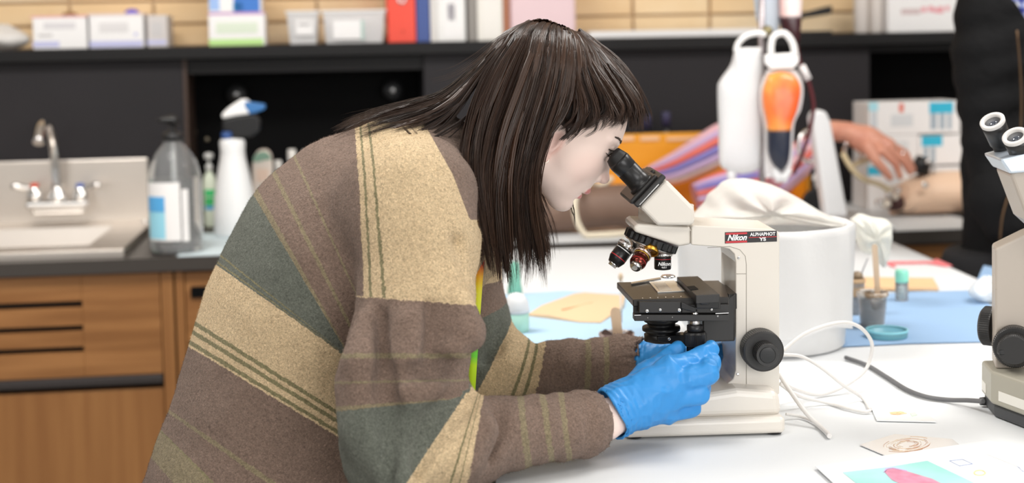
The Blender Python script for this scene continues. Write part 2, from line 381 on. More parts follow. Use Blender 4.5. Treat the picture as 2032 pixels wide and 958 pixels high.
# ---------------- steel sink with faucet ----------------
sink = thing('sink', 'stainless steel sink with tall backsplash and chrome faucet', 'sink', Wp(-1.35,.35,TZ), WA)
se = Wsz(248, 505, .06)[0]; sb = Wsz(296, 400, PD-.02)[0]
zbs = Wsz(150, 317, PD-.02)[1]
g = G(WM)
def quadgrid(outer, inner, z):            # deck ring with a rectangular hole
    (a0,b0),(a1,b1) = outer; (c0,d0),(c1,d1) = inner
    vs = [(a0,b0,z),(a1,b0,z),(a1,b1,z),(a0,b1,z),(c0,d0,z),(c1,d0,z),(c1,d1,z),(c0,d1,z)]
    return vs, [(0,1,5,4),(1,2,6,5),(2,3,7,6),(3,0,4,7)]
so, si = ((-2.15,.05),(se,PD-.02)), ((-2.05,.14),(se-.095,.52))
vs, fs = quadgrid(so, si, TZ+.018); g.add(vs, fs)
vs = [(so[0][0],so[0][1],TZ+.018),(so[1][0],so[0][1],TZ+.018),(so[1][0],so[0][1],TZ+.001),(so[0][0],so[0][1],TZ+.001)]; g.add(vs, [(0,1,2,3)])
g.add([(se,.05,TZ+.018),(se,PD-.02,TZ+.018),(se,PD-.02,TZ+.001),(se,.05,TZ+.001)], [(0,1,2,3)])
deck = obj('deck', g, M_steel, sink, .004, 3)
(c0,d0),(c1,d1) = si
g = G(WM).loft([[(c0,d0,TZ+.018),(c1,d0,TZ+.018),(c1,d1,TZ+.018),(c0,d1,TZ+.018)], [(c0+.01,d0+.01,TZ-.03),(c1-.01,d0+.01,TZ-.03),(c1-.01,d1-.01,TZ-.03),(c0+.01,d1-.01,TZ-.03)]], caps=False, smooth=False)
g.add([(c0+.01,d0+.01,TZ-.029),(c1-.01,d0+.01,TZ-.029),(c1-.01,d1-.01,TZ-.029),(c0+.01,d1-.01,TZ-.029)], [(0,1,2,3)])
obj('basin', g, M_steel, sink, .006, 3)
g = G(WM).box((-2.15, PD-.022, TZ+.012), (sb, PD-.004, zbs)); obj('backsplash', g, M_steel, sink, .003)
for px, py in ((265, 455),):
    s, z = Wsz(px, py, PD-.06); obj('stud', G(WM).ball((se-.02, PD-.1, TZ+.02), (.012,.012,.006)), M_chrome, sink)
FD = PD-.08
fa = obj('faucet', G(WM).box((Wsz(52,400,FD)[0], FD-.022, Wsz(100,412,FD)[1]), (Wsz(178,400,FD)[0], FD+.022, Wsz(100,398,FD)[1])), M_chrome, sink, .008, 4)
sc_, zc_ = Wsz(114, 398, FD)
obj('spout_base', G(WM).lathe([(.026,0),(.024,.012),(.015,.03),(.0135,.045)], (sc_, FD, zc_), seg=24), M_chrome, fa)
pts = [(sc_, FD, zc_+.03)]+[(Wsz(112,300,FD)[0], FD, Wsz(112,300,FD)[1])]
zz = Wsz(110, 246, FD-.1)[1]
pts = spline([(sc_,FD,zc_+.03),(sc_-.002,FD,zc_+.10),(sc_-.004,FD-.012,zc_+.165),(sc_-.008,FD-.06,zc_+.215),(sc_-.011,FD-.12,zc_+.205),(sc_-.013,FD-.15,zc_+.165)], 26)
obj('spout', G(WM).tube(pts, [.0125]*22+[.013,.0135,.0145,.0145], 18), M_chrome, fa)
for px, capm, sgn in ((70, mat('red_cap',(.75,.10,.05),.4), -1), (160, mat('blue_cap',(.10,.16,.45),.4), 1)):
    s, z = Wsz(px, 398, FD)
    obj('valve', G(WM).lathe([(.021,0),(.021,.018),(.017,.024),(.016,.034),(.012,.038)], (s, FD, z), seg=20), M_chrome, fa)
    obj('valve_cap', G(WM).lathe([(.001,.048),(.010,.047),(.012,.040),(.012,.036)], (s, FD, z), seg=16), capm, fa)
    e = s+sgn*.045
    obj('handle', G(WM).tube([(s,FD,z+.031),(s+sgn*.018,FD-.01,z+.036),(e,FD-.02,z+.043),(e+sgn*.012,FD-.024,z+.042)], [.008,.007,.0085,.006], 12), M_chrome, fa)
obj('mount_foot', G(WM).box((Wsz(62,400,FD)[0], FD-.01, zc_-.035), (Wsz(168,400,FD)[0], FD+.058, zc_-.017)), M_chrome, fa, .006)
# ---------------- white covered work table ----------------
def Ty(y, x): return Pz(x, y, TZ)
tl = -.035; tfar = Pz(1100, 493, TZ)[1]; ca = Pz(1770, 476, TZ); cb = Pz(1955, 556, TZ)
tbl = thing('lab_table', 'long table covered in white paper under the microscopes', 'table', (.45, 2.2, 0))
xr = lambda Y: ca[0]+(cb[0]-ca[0])*(Y-ca[1])/(cb[1]-ca[1])
Yn = 1.18
yl = lambda X, far: far
def tabpoly(i, z):
    return [(tl+i, Yn+i, z), (xr(Yn)-i, Yn+i, z), (xr(ca[1])-i, ca[1]-i, z), (tl+i, tfar-.06*0-i, z)]
obj('tabletop', G().prism(tabpoly(0, TZ-.03), (0,0,.0285)), M_epoxy, tbl, .004)
obj('paper_cover', G().prism(tabpoly(.010, TZ-.0012), (0,0,.0012)), M_paper, tbl)
for X, Y in ((.03,1.25),(.87,1.25),(.03,3.2),(.84,3.3)):
    obj('leg', G().box((X-.025,Y-.025,0), (X+.025,Y+.025,TZ-.031)), M_dark, tbl, .003)
obj('apron', G().box((.06,1.28,TZ-.10), (.84,1.30,TZ-.031)), M_dark, tbl)
# ---------------- things on top of the shelf ----------------
SHD = .70                                  # typical front depth on the shelf board
def pbox(px0, py_top, px1, d, depth, z_bot, m, name, parent, bevel=.002, ins=0):
    s0 = Wsz(px0, py_top, d)[0]; s1, zt_ = Wsz(px1, py_top, d); zt_ = Wsz((px0+px1)/2, py_top, d)[1]
    return obj(name, G(WM).box((s0+ins, d, z_bot), (s1-ins, d+depth, zt_)), m, parent, bevel)
def decal(name, px0, py0, px1, py1, d, m, parent):      # flat print a hair proud of a front face
    a = Wsz(px0, py0, d); b = Wsz(px1, py1, d)
    return obj(name, G(WM).box((a[0], d-.0006, a[1]), (b[0], d-.0001, b[1])), m, parent)
def wth(name, label, cat, px, d, z, group=None):
    s = Wsz(px, 300, d)[0]; return thing(name, label, cat, Wp(s, d+.06, z), WA, group)
zs_ = zt+.0008
M_lav = mat('lavender_print', (.55,.56,.82), .6); M_pinkp = mat('pink_print', (.85,.45,.45), .6); M_grayp = mat('grey_print', (.60,.58,.58), .6)
M_greenp = mat('lime_print', (.52,.80,.30), .6); M_bluep = mat('blue_print', (.05,.20,.62), .5); M_carton = mat('carton_side', (.74,.71,.68), .7)
M_clear = mat('clear_plastic', (.93,.94,.95), .12, trans=.85, ior=1.3); M_frost = mat('frosted_plastic', (.86,.85,.85), .4, trans=.35, ior=1.2)
M_bag = mat('white_plastic_film', (.86,.84,.82), .35, trans=.2, ior=1.15, bump=(30,.6,.004))
# crumpled white bag at the far left
def film_bag(name, label, cat, c, r, h, seed, parent=None, m=M_bag, amp=.25):
    rs = np.random.default_rng(seed); g = G(); seg, rn = 40, 18; rings = []
    for i in range(rn):
        t = i/(rn-1); ring = []
        for k in range(seg):
            a = 2*math.pi*k/seg
            rr = math.sin(math.pi*(.06+.9*t)**.8)*(1+amp*.5*math.sin(3*a+seed)+amp*.3*math.sin(7*a+5*t+seed)+amp*.25*rs.uniform(-1,1)*.5)
            ring.append(np.asarray(c)+np.array([r[0]*rr*math.cos(a), r[1]*rr*math.sin(a), h*t*(1+.06*math.sin(5*a+seed))]))
        rings.append(ring)
    g.loft(rings)
    return obj(name, g, m, parent, origin=c, label=label, cat=cat)
s, z = Wsz(8, 97, .80); film_bag('plastic_bag', 'crumpled white plastic bag at the left end of the shelf', 'bag', Wp(s, .80, zs_), (.075,.07), .07, 3)
def carton(px0, px1, py, d, depth, z, label, group, name='cardboard_box', stripe=None, top=None):
    t = wth(name, label, 'box', (px0+px1)/2, d, z, group)
    pbox(px0, py, px1, d, depth, z, M_white, 'body', t, .002)
    return t
b = carton(64, 171, 32, .71, .12, zs_, 'white carton with lavender stripe beside the crumpled white bag', 'white cartons on the shelf')
decal('stripe', 65, 83, 118, 93, .71, M_lav, b); decal('caption', 76, 68, 104, 73, .71, M_grayp, b); decal('print', 86, 45, 150, 57, .71, mat('pale_print',(.70,.68,.70),.6), b)
pbox(60, 31, 173, .708, .125, Wsz(118,34.5,.708)[1], M_pinkp, 'lid_edge', b, 0)
b = carton(176, 283, 28, .71, .19, zs_, 'white carton with lavender stripe under a small blue knob', 'white cartons on the shelf')
decal('stripe', 178, 82, 283, 92, .71, M_lav, b); decal('print', 196, 45, 255, 64, .71, mat('pale_print2',(.74,.72,.72),.6), b); decal('mark', 266, 65, 273, 71, .71, M_lav, b)
pbox(174, 27, 285, .708, .19, Wsz(230,30.5,.708)[1], mat('pinkish_lid',(.82,.66,.64),.6), 'lid_edge', b, 0)
t = wth('cardboard_box', 'greyish carton end turned away at the right of the lavender striped cartons', 'box', 306, .74, zs_)
pbox(291, 30, 331, .735, .14, zs_, mat('grey_carton', (.66,.62,.60), .7), 'body', t); decal('stripe', 292, 80, 330, 88, .735, M_lav, t); decal('emblem', 300, 44, 322, 72, .735, M_grayp, t)
s, z = Wsz(260, 28, .74); obj('ball', G(WM).lathe([(.02,.0),(.02,.006),(.014,.012),(.004,.015)], (s,.76,z), seg=20), mat('royal_blue',(.10,.07,.62),.4), origin=Wp(s,.76,z), rz=WA, label='small round blue knob lying on the white carton', cat='knob')
s, z = Wsz(136, 31, .74); obj('brown_clip', G(WM).lathe([(.022,.0),(.02,.006),(.01,.010)], (s,.76,z), seg=16), mat('brown_clip',(.28,.14,.05),.5), origin=Wp(s,.76,z), rz=WA, label='small brown clip lying on the leftmost white carton', cat='clip')
# two stacked cartons
b = carton(413, 525, 25, .70, .14, zs_, 'white carton with lime green stripe under the blue carton', None)
decal('stripe', 415, 78, 523, 89, .70, M_greenp, b); decal('print', 428, 45, 512, 66, .70, mat('pale_green_print',(.72,.80,.66),.6), b); decal('edge_line', 414, 25.5, 524, 28, .70, mat('magenta_line',(.6,.3,.6),.5), b)
z1 = Wsz(469, 25, .70)[1]+.0008
b = thing('cardboard_box', 'blue and white carton stacked on the lime striped carton', 'box', Wp(Wsz(465,20,.7)[0], .76, z1), WA)
pbox(412, -52, 517, .70, .13, z1, M_white, 'body', b); decal('stripe', 462, -50, 516, 23, .70, M_bluep, b); decal('stripe', 413, -50, 436, 21, .70, mat('pale_blue_print',(.35,.52,.86),.5), b); decal('stripe', 462, 5, 482, 22, .70, mat('mid_blue_print',(.05,.36,.75),.5), b)
# plastic tubs
def tub(px0, px1, pyt, d, depth, label, lab, group):
    t = wth('plastic_tub', label, 'tub', (px0+px1)/2, d, zs_, group); s0, zt_ = Wsz(px0, pyt, d); s1 = Wsz(px1, pyt, d)[0]
    def ring(i, z): return [(s0+i, d+i, z), (s1-i, d+i, z), (s1-i, d+depth-i, z), (s0+i, d+depth-i, z)]
    g = G(WM).loft([ring(.008, zs_), ring(0, zt_), ring(.003, zt_), ring(.0105, zs_+.003)], caps=False, smooth=False)
    g.add(ring(.008, zs_), [(0,1,2,3)]); obj('body', g, M_frost, t, .002)
    g = G(WM); a, b2 = ring(-.003, zt_-.006), ring(-.003, zt_); i1, i2 = ring(.001, zt_-.006), ring(.001, zt_); g.loft([a, b2, i2, i1, a], caps=False, smooth=False)
    obj('rim', g, mat('white_rim', (.84,.83,.82), .4), t)
    for q in lab: obj('label', G(WM).box((Wsz(q[0],50,d)[0], d-.0008, Wsz(q[0],q[3],d)[1]), (Wsz(q[2],50,d)[0], d-.0001, Wsz(q[2],q[1],d)[1])), q[4], t)
    obj('contents', G(WM).box((s0+.015, d+.02, zs_+.004), (s1-.015, d+depth-.02, (zs_+zt_)/2+.01)), M_white, t, .004)
    return t
tub(568, 632, 22, .72, .10, 'frosted tub with a pale label, left of the wide clear tub', [(586,40,622,70,M_white),(592,46,616,51,M_grayp)], 'plastic tubs on the shelf')
tub(640, 764, 21, .70, .14, 'wide clear tub with a white label left of the red binder', [(660,40,720,78,M_white),(716,40,722,78,mat('pale_teal',(.6,.82,.75),.5))], 'plastic tubs on the shelf')
# binders
def binder(px0, px1, pyb, d, m, label, tilt=0, spine=None):
    t = thing('binder', label, 'binder', Wp(Wsz((px0+px1)/2,60,d)[0], d+.12, zs_), WA, 'binders on the shelf')
    s0 = Wsz(px0, 60, d)[0]; s1 = Wsz(px1, 60, d)[0]; zt_ = zs_+.29; th = .003; dp = .23
    obj('spine', G(WM).box((s0, d, zs_), (s1, d+th, zt_)), m, t, .001)
    for a in (s0, s1-th): obj('cover', G(WM).box((a, d+th, zs_), (a+th, d+dp, zt_)), m, t, .001)
    obj('pages', G(WM).box((s0+th+.0005, d+.02, zs_+.008), (s1-th-.0005, d+dp-.015, zt_-.012)), M_white, t)
    return t
b = binder(770, 825, 80, .69, mat('red_vinyl', (.84,.065,.03), .35), 'red binder beside the clear plastic tub')
s, z = Wsz(797, 0, .69); obj('finger_ring', G(WM).lathe([(.008,0),(.014,0),(.014,.002),(.008,.002),(.008,0)], (s,.688,z+.003), (0,-1,0), 20, caps=False), M_chrome, b)
obj('rivet', G(WM).lathe([(.001,.001),(.004,.001),(.004,0)], (Wsz(800,62,.69)[0], .69, Wsz(800,62,.69)[1]), (0,-1,0), 10), mat('red_rivet', (.6,.06,.03), .4), b)
b = binder(827, 853, 80, .69, mat('navy_vinyl', (.035,.075,.28), .35), 'slim navy blue binder between red and white binders')
b = binder(868, 924, 80, .69, mat('white_vinyl', (.83,.82,.80), .35), 'white binder with a clear spine pocket beside the navy binder')
decal('spine_card', 878, -60, 918, 74, .69, M_white, b); decal('print', 888, 8, 903, 40, .69, mat('pale_lilac',(.74,.71,.78),.5), b); obj('page_block', G(WM).box((Wsz(855,60,.69)[0], .695, zs_), (Wsz(867.5,60,.69)[0], .90, zs_+.27)), M_carton, b)
b = binder(948, 998, 80, .69, mat('cream_vinyl', (.82,.79,.73), .4), 'cream white binder left of the pink case'); decal('spine_card', 956, -60, 992, 74, .69, mat('cream_card',(.86,.83,.78),.6), b)
obj('page_block', G(WM).box((Wsz(930,60,.69)[0], .70, zs_), (Wsz(947.5,60,.69)[0], .90, zs_+.27)), mat('grey_pages',(.30,.28,.26),.8), b)
b = binder(999.5, 1011, 80, .69, mat('rust_vinyl', (.42,.16,.08), .5), 'slim rust brown binder pressed against the pink case')
t = wth('storage_case', 'large pale pink plastic case standing behind her head', 'case', 1080, .69, zs_)
s0, s1 = Wsz(1012,60,.70)[0], Wsz(1143,60,.70)[0]
obj('body', G(WM).box((s0,.70,zs_), (s1,.92,zs_+.20)), mat('pale_pink', (.80,.60,.63), .5), t, .008, 3)
obj('lid', G(WM).box((s0-.002,.698,zs_+.201), (s1+.002,.922,zs_+.235)), mat('pale_pink2', (.82,.64,.67), .5), t, .006, 3)
# white roll, black stapler, jars and box on the right
a, b_ = Wsz(1168, 68, .70), Wsz(1512, 68, .70)
t = wth('paper_tray', 'long flat white tray on the shelf behind the hanging bags', 'tray', 1340, .70, zs_)
h = .020
obj('tray_base', G(WM).box((a[0],.69,zs_), (b_[0],.90,zs_+.004)), M_white, t, .002)
for q in ((a[0],.69,a[0]+.004,.90),(b_[0]-.004,.69,b_[0],.90),(a[0]+.0045,.69,b_[0]-.0045,.694),(a[0]+.0045,.896,b_[0]-.0045,.90)):
    obj('side', G(WM).box((q[0],q[1],zs_+.0042), (q[2],q[3],zs_+h)), M_white, t, .001)
s0, z0_ = Wsz(1575, 40, .78); s1 = Wsz(1652, 40, .78)[0]
t = thing('stapler', 'black stapler standing on the shelf right of the red bag', 'stapler', Wp((s0+s1)/2,.80,zs_), WA)
obj('base', G(WM).box((s0,.78,zs_), (s1,.82,zs_+.010)), M_dark, t, .003)
zz1, zz2 = Wsz(1620, 36, .78)[1], Wsz(1620, 14, .78)[1]
obj('arm', G(WM).prism([(s0,.785,zs_+.011),(s0+.012,.785,zs_+.011),(s0+.03,.785,zz1),(s1,.785,zz1+.012),(s1+.003,.785,zz2+.004),(s1-.02,.785,zz2),(s0,.785,zz1+.008)], (0,.03,0)), M_dark, t, .004)
for px0, px1, pt, dd, label in ((1700,1729,-28,.74,'frosted white jar at the left of the white jar pair'),(1731,1755,-34,.72,'frosted white jar touching the red lettered box')):
    s0, s1 = Wsz(px0,40,dd)[0], Wsz(px1,40,dd)[0]; r = (s1-s0)/2; t = wth('plastic_jar', label, 'jar', (px0+px1)/2, dd, zs_, 'white jars on the shelf')
    hh = Wsz(px0, pt, dd)[1]-zs_
    obj('body', G(WM).lathe([(r*.88,0),(r*.96,.004),(r,hh*.5),(r,hh*.8),(r*.8,hh*.88),(r*.8,hh*.9)], ((s0+s1)/2,dd+r,zs_), seg=24), mat('milky_plastic',(.82,.76,.72),.4,trans=.15,ior=1.2), t)
    obj('lid', G(WM).lathe([(r*.86,hh*.9),(r*.86,hh*1.05),(r*.8,hh*1.08),(.001,hh*1.08)], ((s0+s1)/2,dd+r,zs_), seg=24), M_white, t)
t = wth('cardboard_box', 'large white box with red lettering at the right end of the shelf', 'box', 1830, .70, zs_)
pbox(1762, -70, 1905, .70, .2, zs_, M_white, 'body', t)
decal('faint_print', 1788, 18, 1826, 28, .70, mat('grey_red',(.66,.52,.52),.6), t)
for i,(x0,x1,y0,y1) in enumerate(((1828,1838,14,24),(1842,1852,12,23),(1852,1862,16,25),(1862,1872,13,26),(1876,1884,12,21))):
    decal('red_print', x0, y0, x1, y1, .70, mat('red_ink',(.82,.36,.40) if i!=3 else (.85,.3,.35),.6), t)
# ---------------- bottles on the counter ----------------
def bottle_lathe(s, d, z, prof, seg=32): return G(WM).lathe(prof, (s, d, z), seg=seg)
def base_s(px, py): p = Pz(px, py, TZ); return float(np.dot(p-WO, SDIR)), float(np.dot(p-WO, DDIR))
# big pump bottle of clear sanitizer
ps, pd = base_s(351, 500); pd = max(pd, .07)
sc1 = Wsz(404,420,pd)[0]-Wsz(297,420,pd)[0]; R = sc1/2; hz = lambda py: Wsz(351, py, pd)[1]-TZ-.0006
t = thing('pump_bottle', 'large clear pump bottle of sanitizer with a blue and white label', 'bottle', Wp(ps,pd,TZ), WA)
z0b = TZ+.0006
prof = [(R*.84,0),(R*.96,.004),(R,.014),(R,hz(360)),(R*.97,hz(345)),(R*.86,hz(322)),(R*.66,hz(302)),(R*.42,hz(287)),(R*.33,hz(280)),(R*.33,hz(272))]
inner = [(max(r-.0022,.001), max(h, .003)) for r, h in prof][::-1]
obj('body', bottle_lathe(ps,pd,z0b,[(.001,0)]+prof+inner+[(.001,.003)], 40), mat('bottle_plastic',(.97,.98,.98),.08,trans=.93,ior=1.14), t)
obj('liquid', bottle_lathe(ps,pd,z0b,[(.001,.0042)]+[(r-.0026,max(h,.0042)) for r,h in prof[:4]]+[(R-.003,hz(352)),(.001,hz(352))], 36), mat('gel_liquid',(.96,.97,.97),.05,trans=.95,ior=1.12), t)
def wrap_label(px0, px1, py0, py1, s, d, R, m, name, parent, eps=.0008, z=z0b):
    g = G(WM); f = lambda px: math.asin(max(-.97,min(.97,(Wsz(px,400,d)[0]-s)/R)))
    a0, a1 = f(px0), f(px1); n = 14; vs = []
    za, zb_ = Wsz(351,py0,d-R)[1], Wsz(351,py1,d-R)[1]
    for k in range(n+1):
        a = a0+(a1-a0)*k/n
        for zz_ in (za, zb_): vs.append((s+(R+eps)*math.sin(a), d-(R+eps)*math.cos(a), zz_))
    g.add(vs, [(2*k,2*k+2,2*k+3,2*k+1) for k in range(n)], True); return obj(name, g, m, parent)
wrap_label(299, 363, 362, 478, ps, pd, R, M_white, 'label', t); wrap_label(300, 333, 392, 474, ps, pd, R, mat('sky_print',(.34,.72,.88),.4), 'label_panel', t, .0014)
wrap_label(300, 333, 390, 420, ps, pd, R, mat('cobalt_print',(.10,.42,.80),.4), 'label_band', t, .002)
wrap_label(366, 378, 376, 480, ps, pd, R, M_white, 'label', t)
obj('collar', bottle_lathe(ps,pd,z0b,[(R*.38,hz(278)),(R*.40,hz(276)),(R*.40,hz(266)),(R*.30,hz(262)),(R*.14,hz(260)),(R*.11,hz(240))],24), M_dark, t, label='black pump collar')
obj('nozzle', G(WM).tube([(ps+.014,pd-.01,z0b+hz(241)),(ps,pd,z0b+hz(238)),(ps-.022,pd-.012,z0b+hz(237)),(ps-.032,pd-.014,z0b+hz(239))],[.010,.012,.006,.0045],12), M_dark, t)
obj('dip_tube', G(WM).tube([(ps,pd,z0b+.012),(ps,pd,z0b+hz(275))], .006, 10), mat('tube_plastic',(.85,.87,.88),.2,trans=.6,ior=1.2), t)
# spray bottle
ps, pd = base_s(470, 468); R = (Wsz(522,430,pd)[0]-Wsz(432,430,pd)[0])/2*.92; hz = lambda py: Wsz(470,py,pd)[1]-TZ-.003
z0b = TZ+.003
ps = Wsz(466, 430, pd)[0]
t = thing('spray_bottle', 'white spray bottle with black trigger head and blue and white cap', 'bottle', Wp(ps,pd,TZ), WA)
obj('body', bottle_lathe(ps,pd,z0b,[(R*.92,0),(R,.006),(R,hz(420)),(R*.96,hz(390)),(R*.78,hz(345)),(R*.62,hz(315)),(R*.58,hz(300)),(R*.62,hz(282)),(R*.55,hz(276)),(R*.2,hz(274))],36), mat('white_hdpe',(.83,.83,.83),.35), t)
obj('neck_grip', bottle_lathe(Wsz(452,290,pd)[0],pd-.01,z0b,[(R*.30,hz(330)),(R*.30,hz(276)),(R*.22,hz(270))],20), MATS['white_hdpe'], t)
obj('neck_ring', bottle_lathe(Wsz(451,270,pd)[0],pd-.012,z0b,[(R*.22,hz(276)),(R*.26,hz(274)),(R*.26,hz(262)),(R*.2,hz(260))],20), mat('navy_ring',(.03,.08,.25),.4), t)
def xz(pts, d): return [np.array([Wsz(x,y,d)[0], d, Wsz(x,y,d)[1]]) for x,y in pts]
h = obj('trigger_head', G(WM).prism(xz([(441,238),(470,230),(508,226),(518,240),(514,262),(498,272),(462,274),(455,262),(441,262)],pd-.018),(0,.036,0)), M_dark, t, .006, 3)
obj('hood', G(WM).prism(xz([(440,236),(440,226),(455,212),(478,197),(490,197),(500,208),(498,226),(470,230)],pd-.020),(0,.04,0)), M_white, h, .008, 3)
obj('nozzle_cap', G(WM).prism(xz([(484,197),(496,203),(526,207),(526,217),(508,224),(494,227),(482,212)],pd-.0205),(0,.041,0)), mat('blue_trim',(.045,.17,.42),.4), h, .005, 3)
obj('trigger', G(WM).prism(xz([(502,232),(512,236),(516,256),(510,264),(505,252)],pd-.012),(0,.024,0)), MATS['blue_trim'], h, .003)
# little hand-soap bottle with a green label
ps, pd = base_s(419, 452); R = (Wsz(433,430,pd)[0]-Wsz(405,430,pd)[0])/2; hz = lambda py: Wsz(419,py,pd)[1]-TZ-.003
t = thing('lotion_bottle', 'small pump bottle with green striped label between the sanitizer and the spray bottle', 'bottle', Wp(ps,pd,TZ), WA)
obj('body', bottle_lathe(ps,pd,z0b,[(R*.9,0),(R,.004),(R,hz(365)),(R*.8,hz(350)),(R*.42,hz(342)),(R*.4,hz(338))],24), mat('pale_lotion',(.66,.72,.58),.4), t)
wrap_label(408, 431, 378, 392, ps, pd, R, mat('green_print',(.05,.50,.16),.5), 'label_band', t); wrap_label(408, 431, 394, 410, ps, pd, R, mat('green_print2',(.04,.42,.12),.5), 'label_band', t)
wrap_label(408, 431, 411, 418, ps, pd, R, mat('blue_print2',(.06,.32,.6),.5), 'label_band', t)
obj('pump', bottle_lathe(ps,pd,z0b,[(R*.5,hz(338)),(R*.5,hz(328)),(R*.2,hz(326)),(R*.2,hz(316)),(R*.6,hz(314)),(R*.66,hz(306)),(R*.3,hz(303))],18), mat('grey_pump',(.62,.62,.60),.4), t)
# pouch, blue bottles with white caps further along the wall
d_ = .5
a = xz([(500,470),(500,330),(503,312),(512,298),(528,296),(538,304),(541,330),(540,470)], d_)
t = thing('refill_pouch', 'pale refill pouch with a green rounded top behind the spray bottle', 'pouch', Wp(Wsz(520,400,d_)[0],d_,TZ), WA)
zf = TZ+.003
a = [np.array([p[0],p[1],max(p[2],zf)]) for p in a]
obj('body', G(WM).prism(a,(0,.035,0)), mat('pouch_film',(.78,.68,.60),.4), t, .008, 3)
b4 = xz([(501,320),(505,309),(514,301),(528,300),(536,308),(538,316),(524,318),(510,322)], d_-.0012)
obj('top_band', G(WM).prism(b4,(0,.001,0)), mat('sage',(.22,.36,.27),.5), t); decal('print', 508, 335, 534, 360, d_, mat('peach_print',(.83,.62,.50),.5), t); decal('print', 517, 372, 524, 392, d_, M_bluep, t)
for px, w, pt, label in ((554,12,318,'blue bottle peeking out left of the white capped bottle'),(582,13,296,'blue bottle with a white cap behind her shoulder'),(611,13,297,'blue bottle with a white cap nearest her hair')):
    s = Wsz(px,400,d_+.06)[0]; R = (Wsz(px+w,400,d_+.06)[0]-s); hz = lambda py: Wsz(px,py,d_+.06)[1]-TZ-.003
    t = thing('reagent_bottle', label, 'bottle', Wp(s,d_+.06,TZ), WA, 'blue reagent bottles on the counter')
    obj('body', bottle_lathe(s,d_+.06,zf,[(R*.9,0),(R,.005),(R,hz(pt+45)),(R*.7,hz(pt+28)),(R*.5,hz(pt+22))],24), mat('blue_bottle',(.10,.17,.24),.35), t)
    obj('cap', bottle_lathe(s,d_+.06,zf,[(R*.62,hz(pt+22)),(R*.66,hz(pt+20)),(R*.62,hz(pt+2)),(R*.55,hz(pt)),(.001,hz(pt))],20), mat('offwhite_cap',(.74,.71,.67),.45), t)
# ---------------- things on the back counter, right of the woman ----------------
CZ = TZ+.0035
def wpt(px, py, d): s, z = Wsz(px, py, d); return Wp(s, d, z)
# dark bottles on the counter against the black panel
for px, w, pt, label in ((1284,13,228,'dark bottle standing left of its twin above the orange case'),(1322,14,222,'dark bottle with a violet cap above the orange case')):
    d = .60; s, z = Wsz(px, 262, d); R = Wsz(px+w,262,d)[0]-s; zt_ = Wsz(px, pt, d)[1]
    t = thing('dark_bottle', label, 'bottle', Wp(s,d,CZ), WA, 'dark bottles behind the orange case')
    h = zt_-CZ
    obj('body', G(WM).lathe([(R*.9,0),(R,.005),(R,h*.62),(R*.55,h*.76),(R*.5,h*.86)], (s,d,CZ), seg=20), mat('amber_glass',(.012,.011,.012),.25), t)
    obj('cap', G(WM).lathe([(R*.6,h*.86),(R*.62,h*.98),(R*.5,h),(.001,h)], (s,d,CZ), seg=16), mat('violet_cap',(.05,.045,.10),.4), t)
# orange wooden case with hand slots, holding the model limbs
M_or = mat('orange_wood', (.80,.33,.018), .5, noise=(1.5,(.86,.40,.03),.3,.7,(1,1,10)), bump=(10,.1,.001,(1,1,9)))
DA = .34
def WQ(px, py, d): s, z = Wsz(px, py, d); return (s, d, z)
t = thing('wooden_case', 'open orange wooden case holding striped muscle models', 'case', Wp(Wsz(1400,350,DA)[0], DA+.1, CZ), WA)
s0, s1 = Wsz(1130,330,DA)[0], Wsz(1608,330,DA)[0]; zc = Wsz(1330,263,DA+.22)[1]
obj('back_board', G(WM).box((s0,DA+.20,CZ), (s1,DA+.215,zc)), M_or, t, .003)
obj('bottom_board', G(WM).box((s0,DA,CZ), (s1,DA+.1995,CZ+.012)), M_or, t, .003)
obj('end_board', G(WM).box((s1-.012,DA,CZ+.0125), (s1,DA+.1995,Wsz(1590,330,DA)[1])), M_or, t, .003)
obj('end_board', G(WM).box((s0,DA,CZ+.0125), (s0+.012,DA+.1995,Wsz(1150,330,DA)[1])), M_or, t, .003)
obj('rear_board', G(WM).box((s0+.0125,DA+.17,CZ+.0125), (s1-.0125,DA+.182,Wsz(1400,345,DA+.17)[1])), M_or, t, .003)
for a, b in ((1222,1258),(1270,1308),(1322,1422)):
    p0, p1 = Wsz(a,280,DA+.2), Wsz(b,270,DA+.2)
    obj('pale_rim', G(WM).box((p0[0],DA+.196,p0[1]), (p1[0],DA+.1996,p1[1])), mat('bare_wood',(.86,.58,.36),.6), t, .002)
# striped muscle models: limbs whose fibres are separate bands
def muscle_limb(label, pts, rad, d, cols, n=14, tip=None, cat='anatomy model'):
    P3 = [np.array(WQ(*p)) for p in pts]
    t = thing('muscle_model', label, cat, Wp(float(np.mean([q[0] for q in P3])), d, CZ), WA, 'striped muscle models')
    path = spline(P3, 22); rr = np.interp(np.linspace(0,1,22), np.linspace(0,1,len(rad)), rad)
    obj('core', G(WM).tube(path, list(rr*.93), 20), mat('muscle_core',(.55,.22,.26),.5), t)
    ax = path[-1]-path[0]; ax /= np.linalg.norm(ax); u = np.cross(ax,[0,1,0]); u /= np.linalg.norm(u); v = np.cross(ax,u)
    for k in range(n):
        a = 2*math.pi*k/n
        pp = [path[i]+(u*math.cos(a+.02*i)+v*math.sin(a+.02*i))*rr[i]*.93 for i in range(22)]
        lo = random.randint(0,2); hi = 22-random.randint(0,2)
        w = [rr[i]*math.pi/n*1.05*(.55+.45*math.sin(math.pi*(i-lo+.5)/(hi-lo))) for i in range(lo,hi)]
        obj('muscle_band', G(WM).tube(pp[lo:hi], w, 8), cols[k % len(cols)], t)
    return t
c_r = mat('muscle_red',(.74,.16,.12),.45); c_b = mat('vein_blue',(.22,.20,.52),.45); c_p = mat('muscle_pink',(.78,.46,.50),.45); c_l = mat('lilac',(.55,.40,.62),.45); c_w = mat('tendon_cream',(.80,.68,.66),.5)
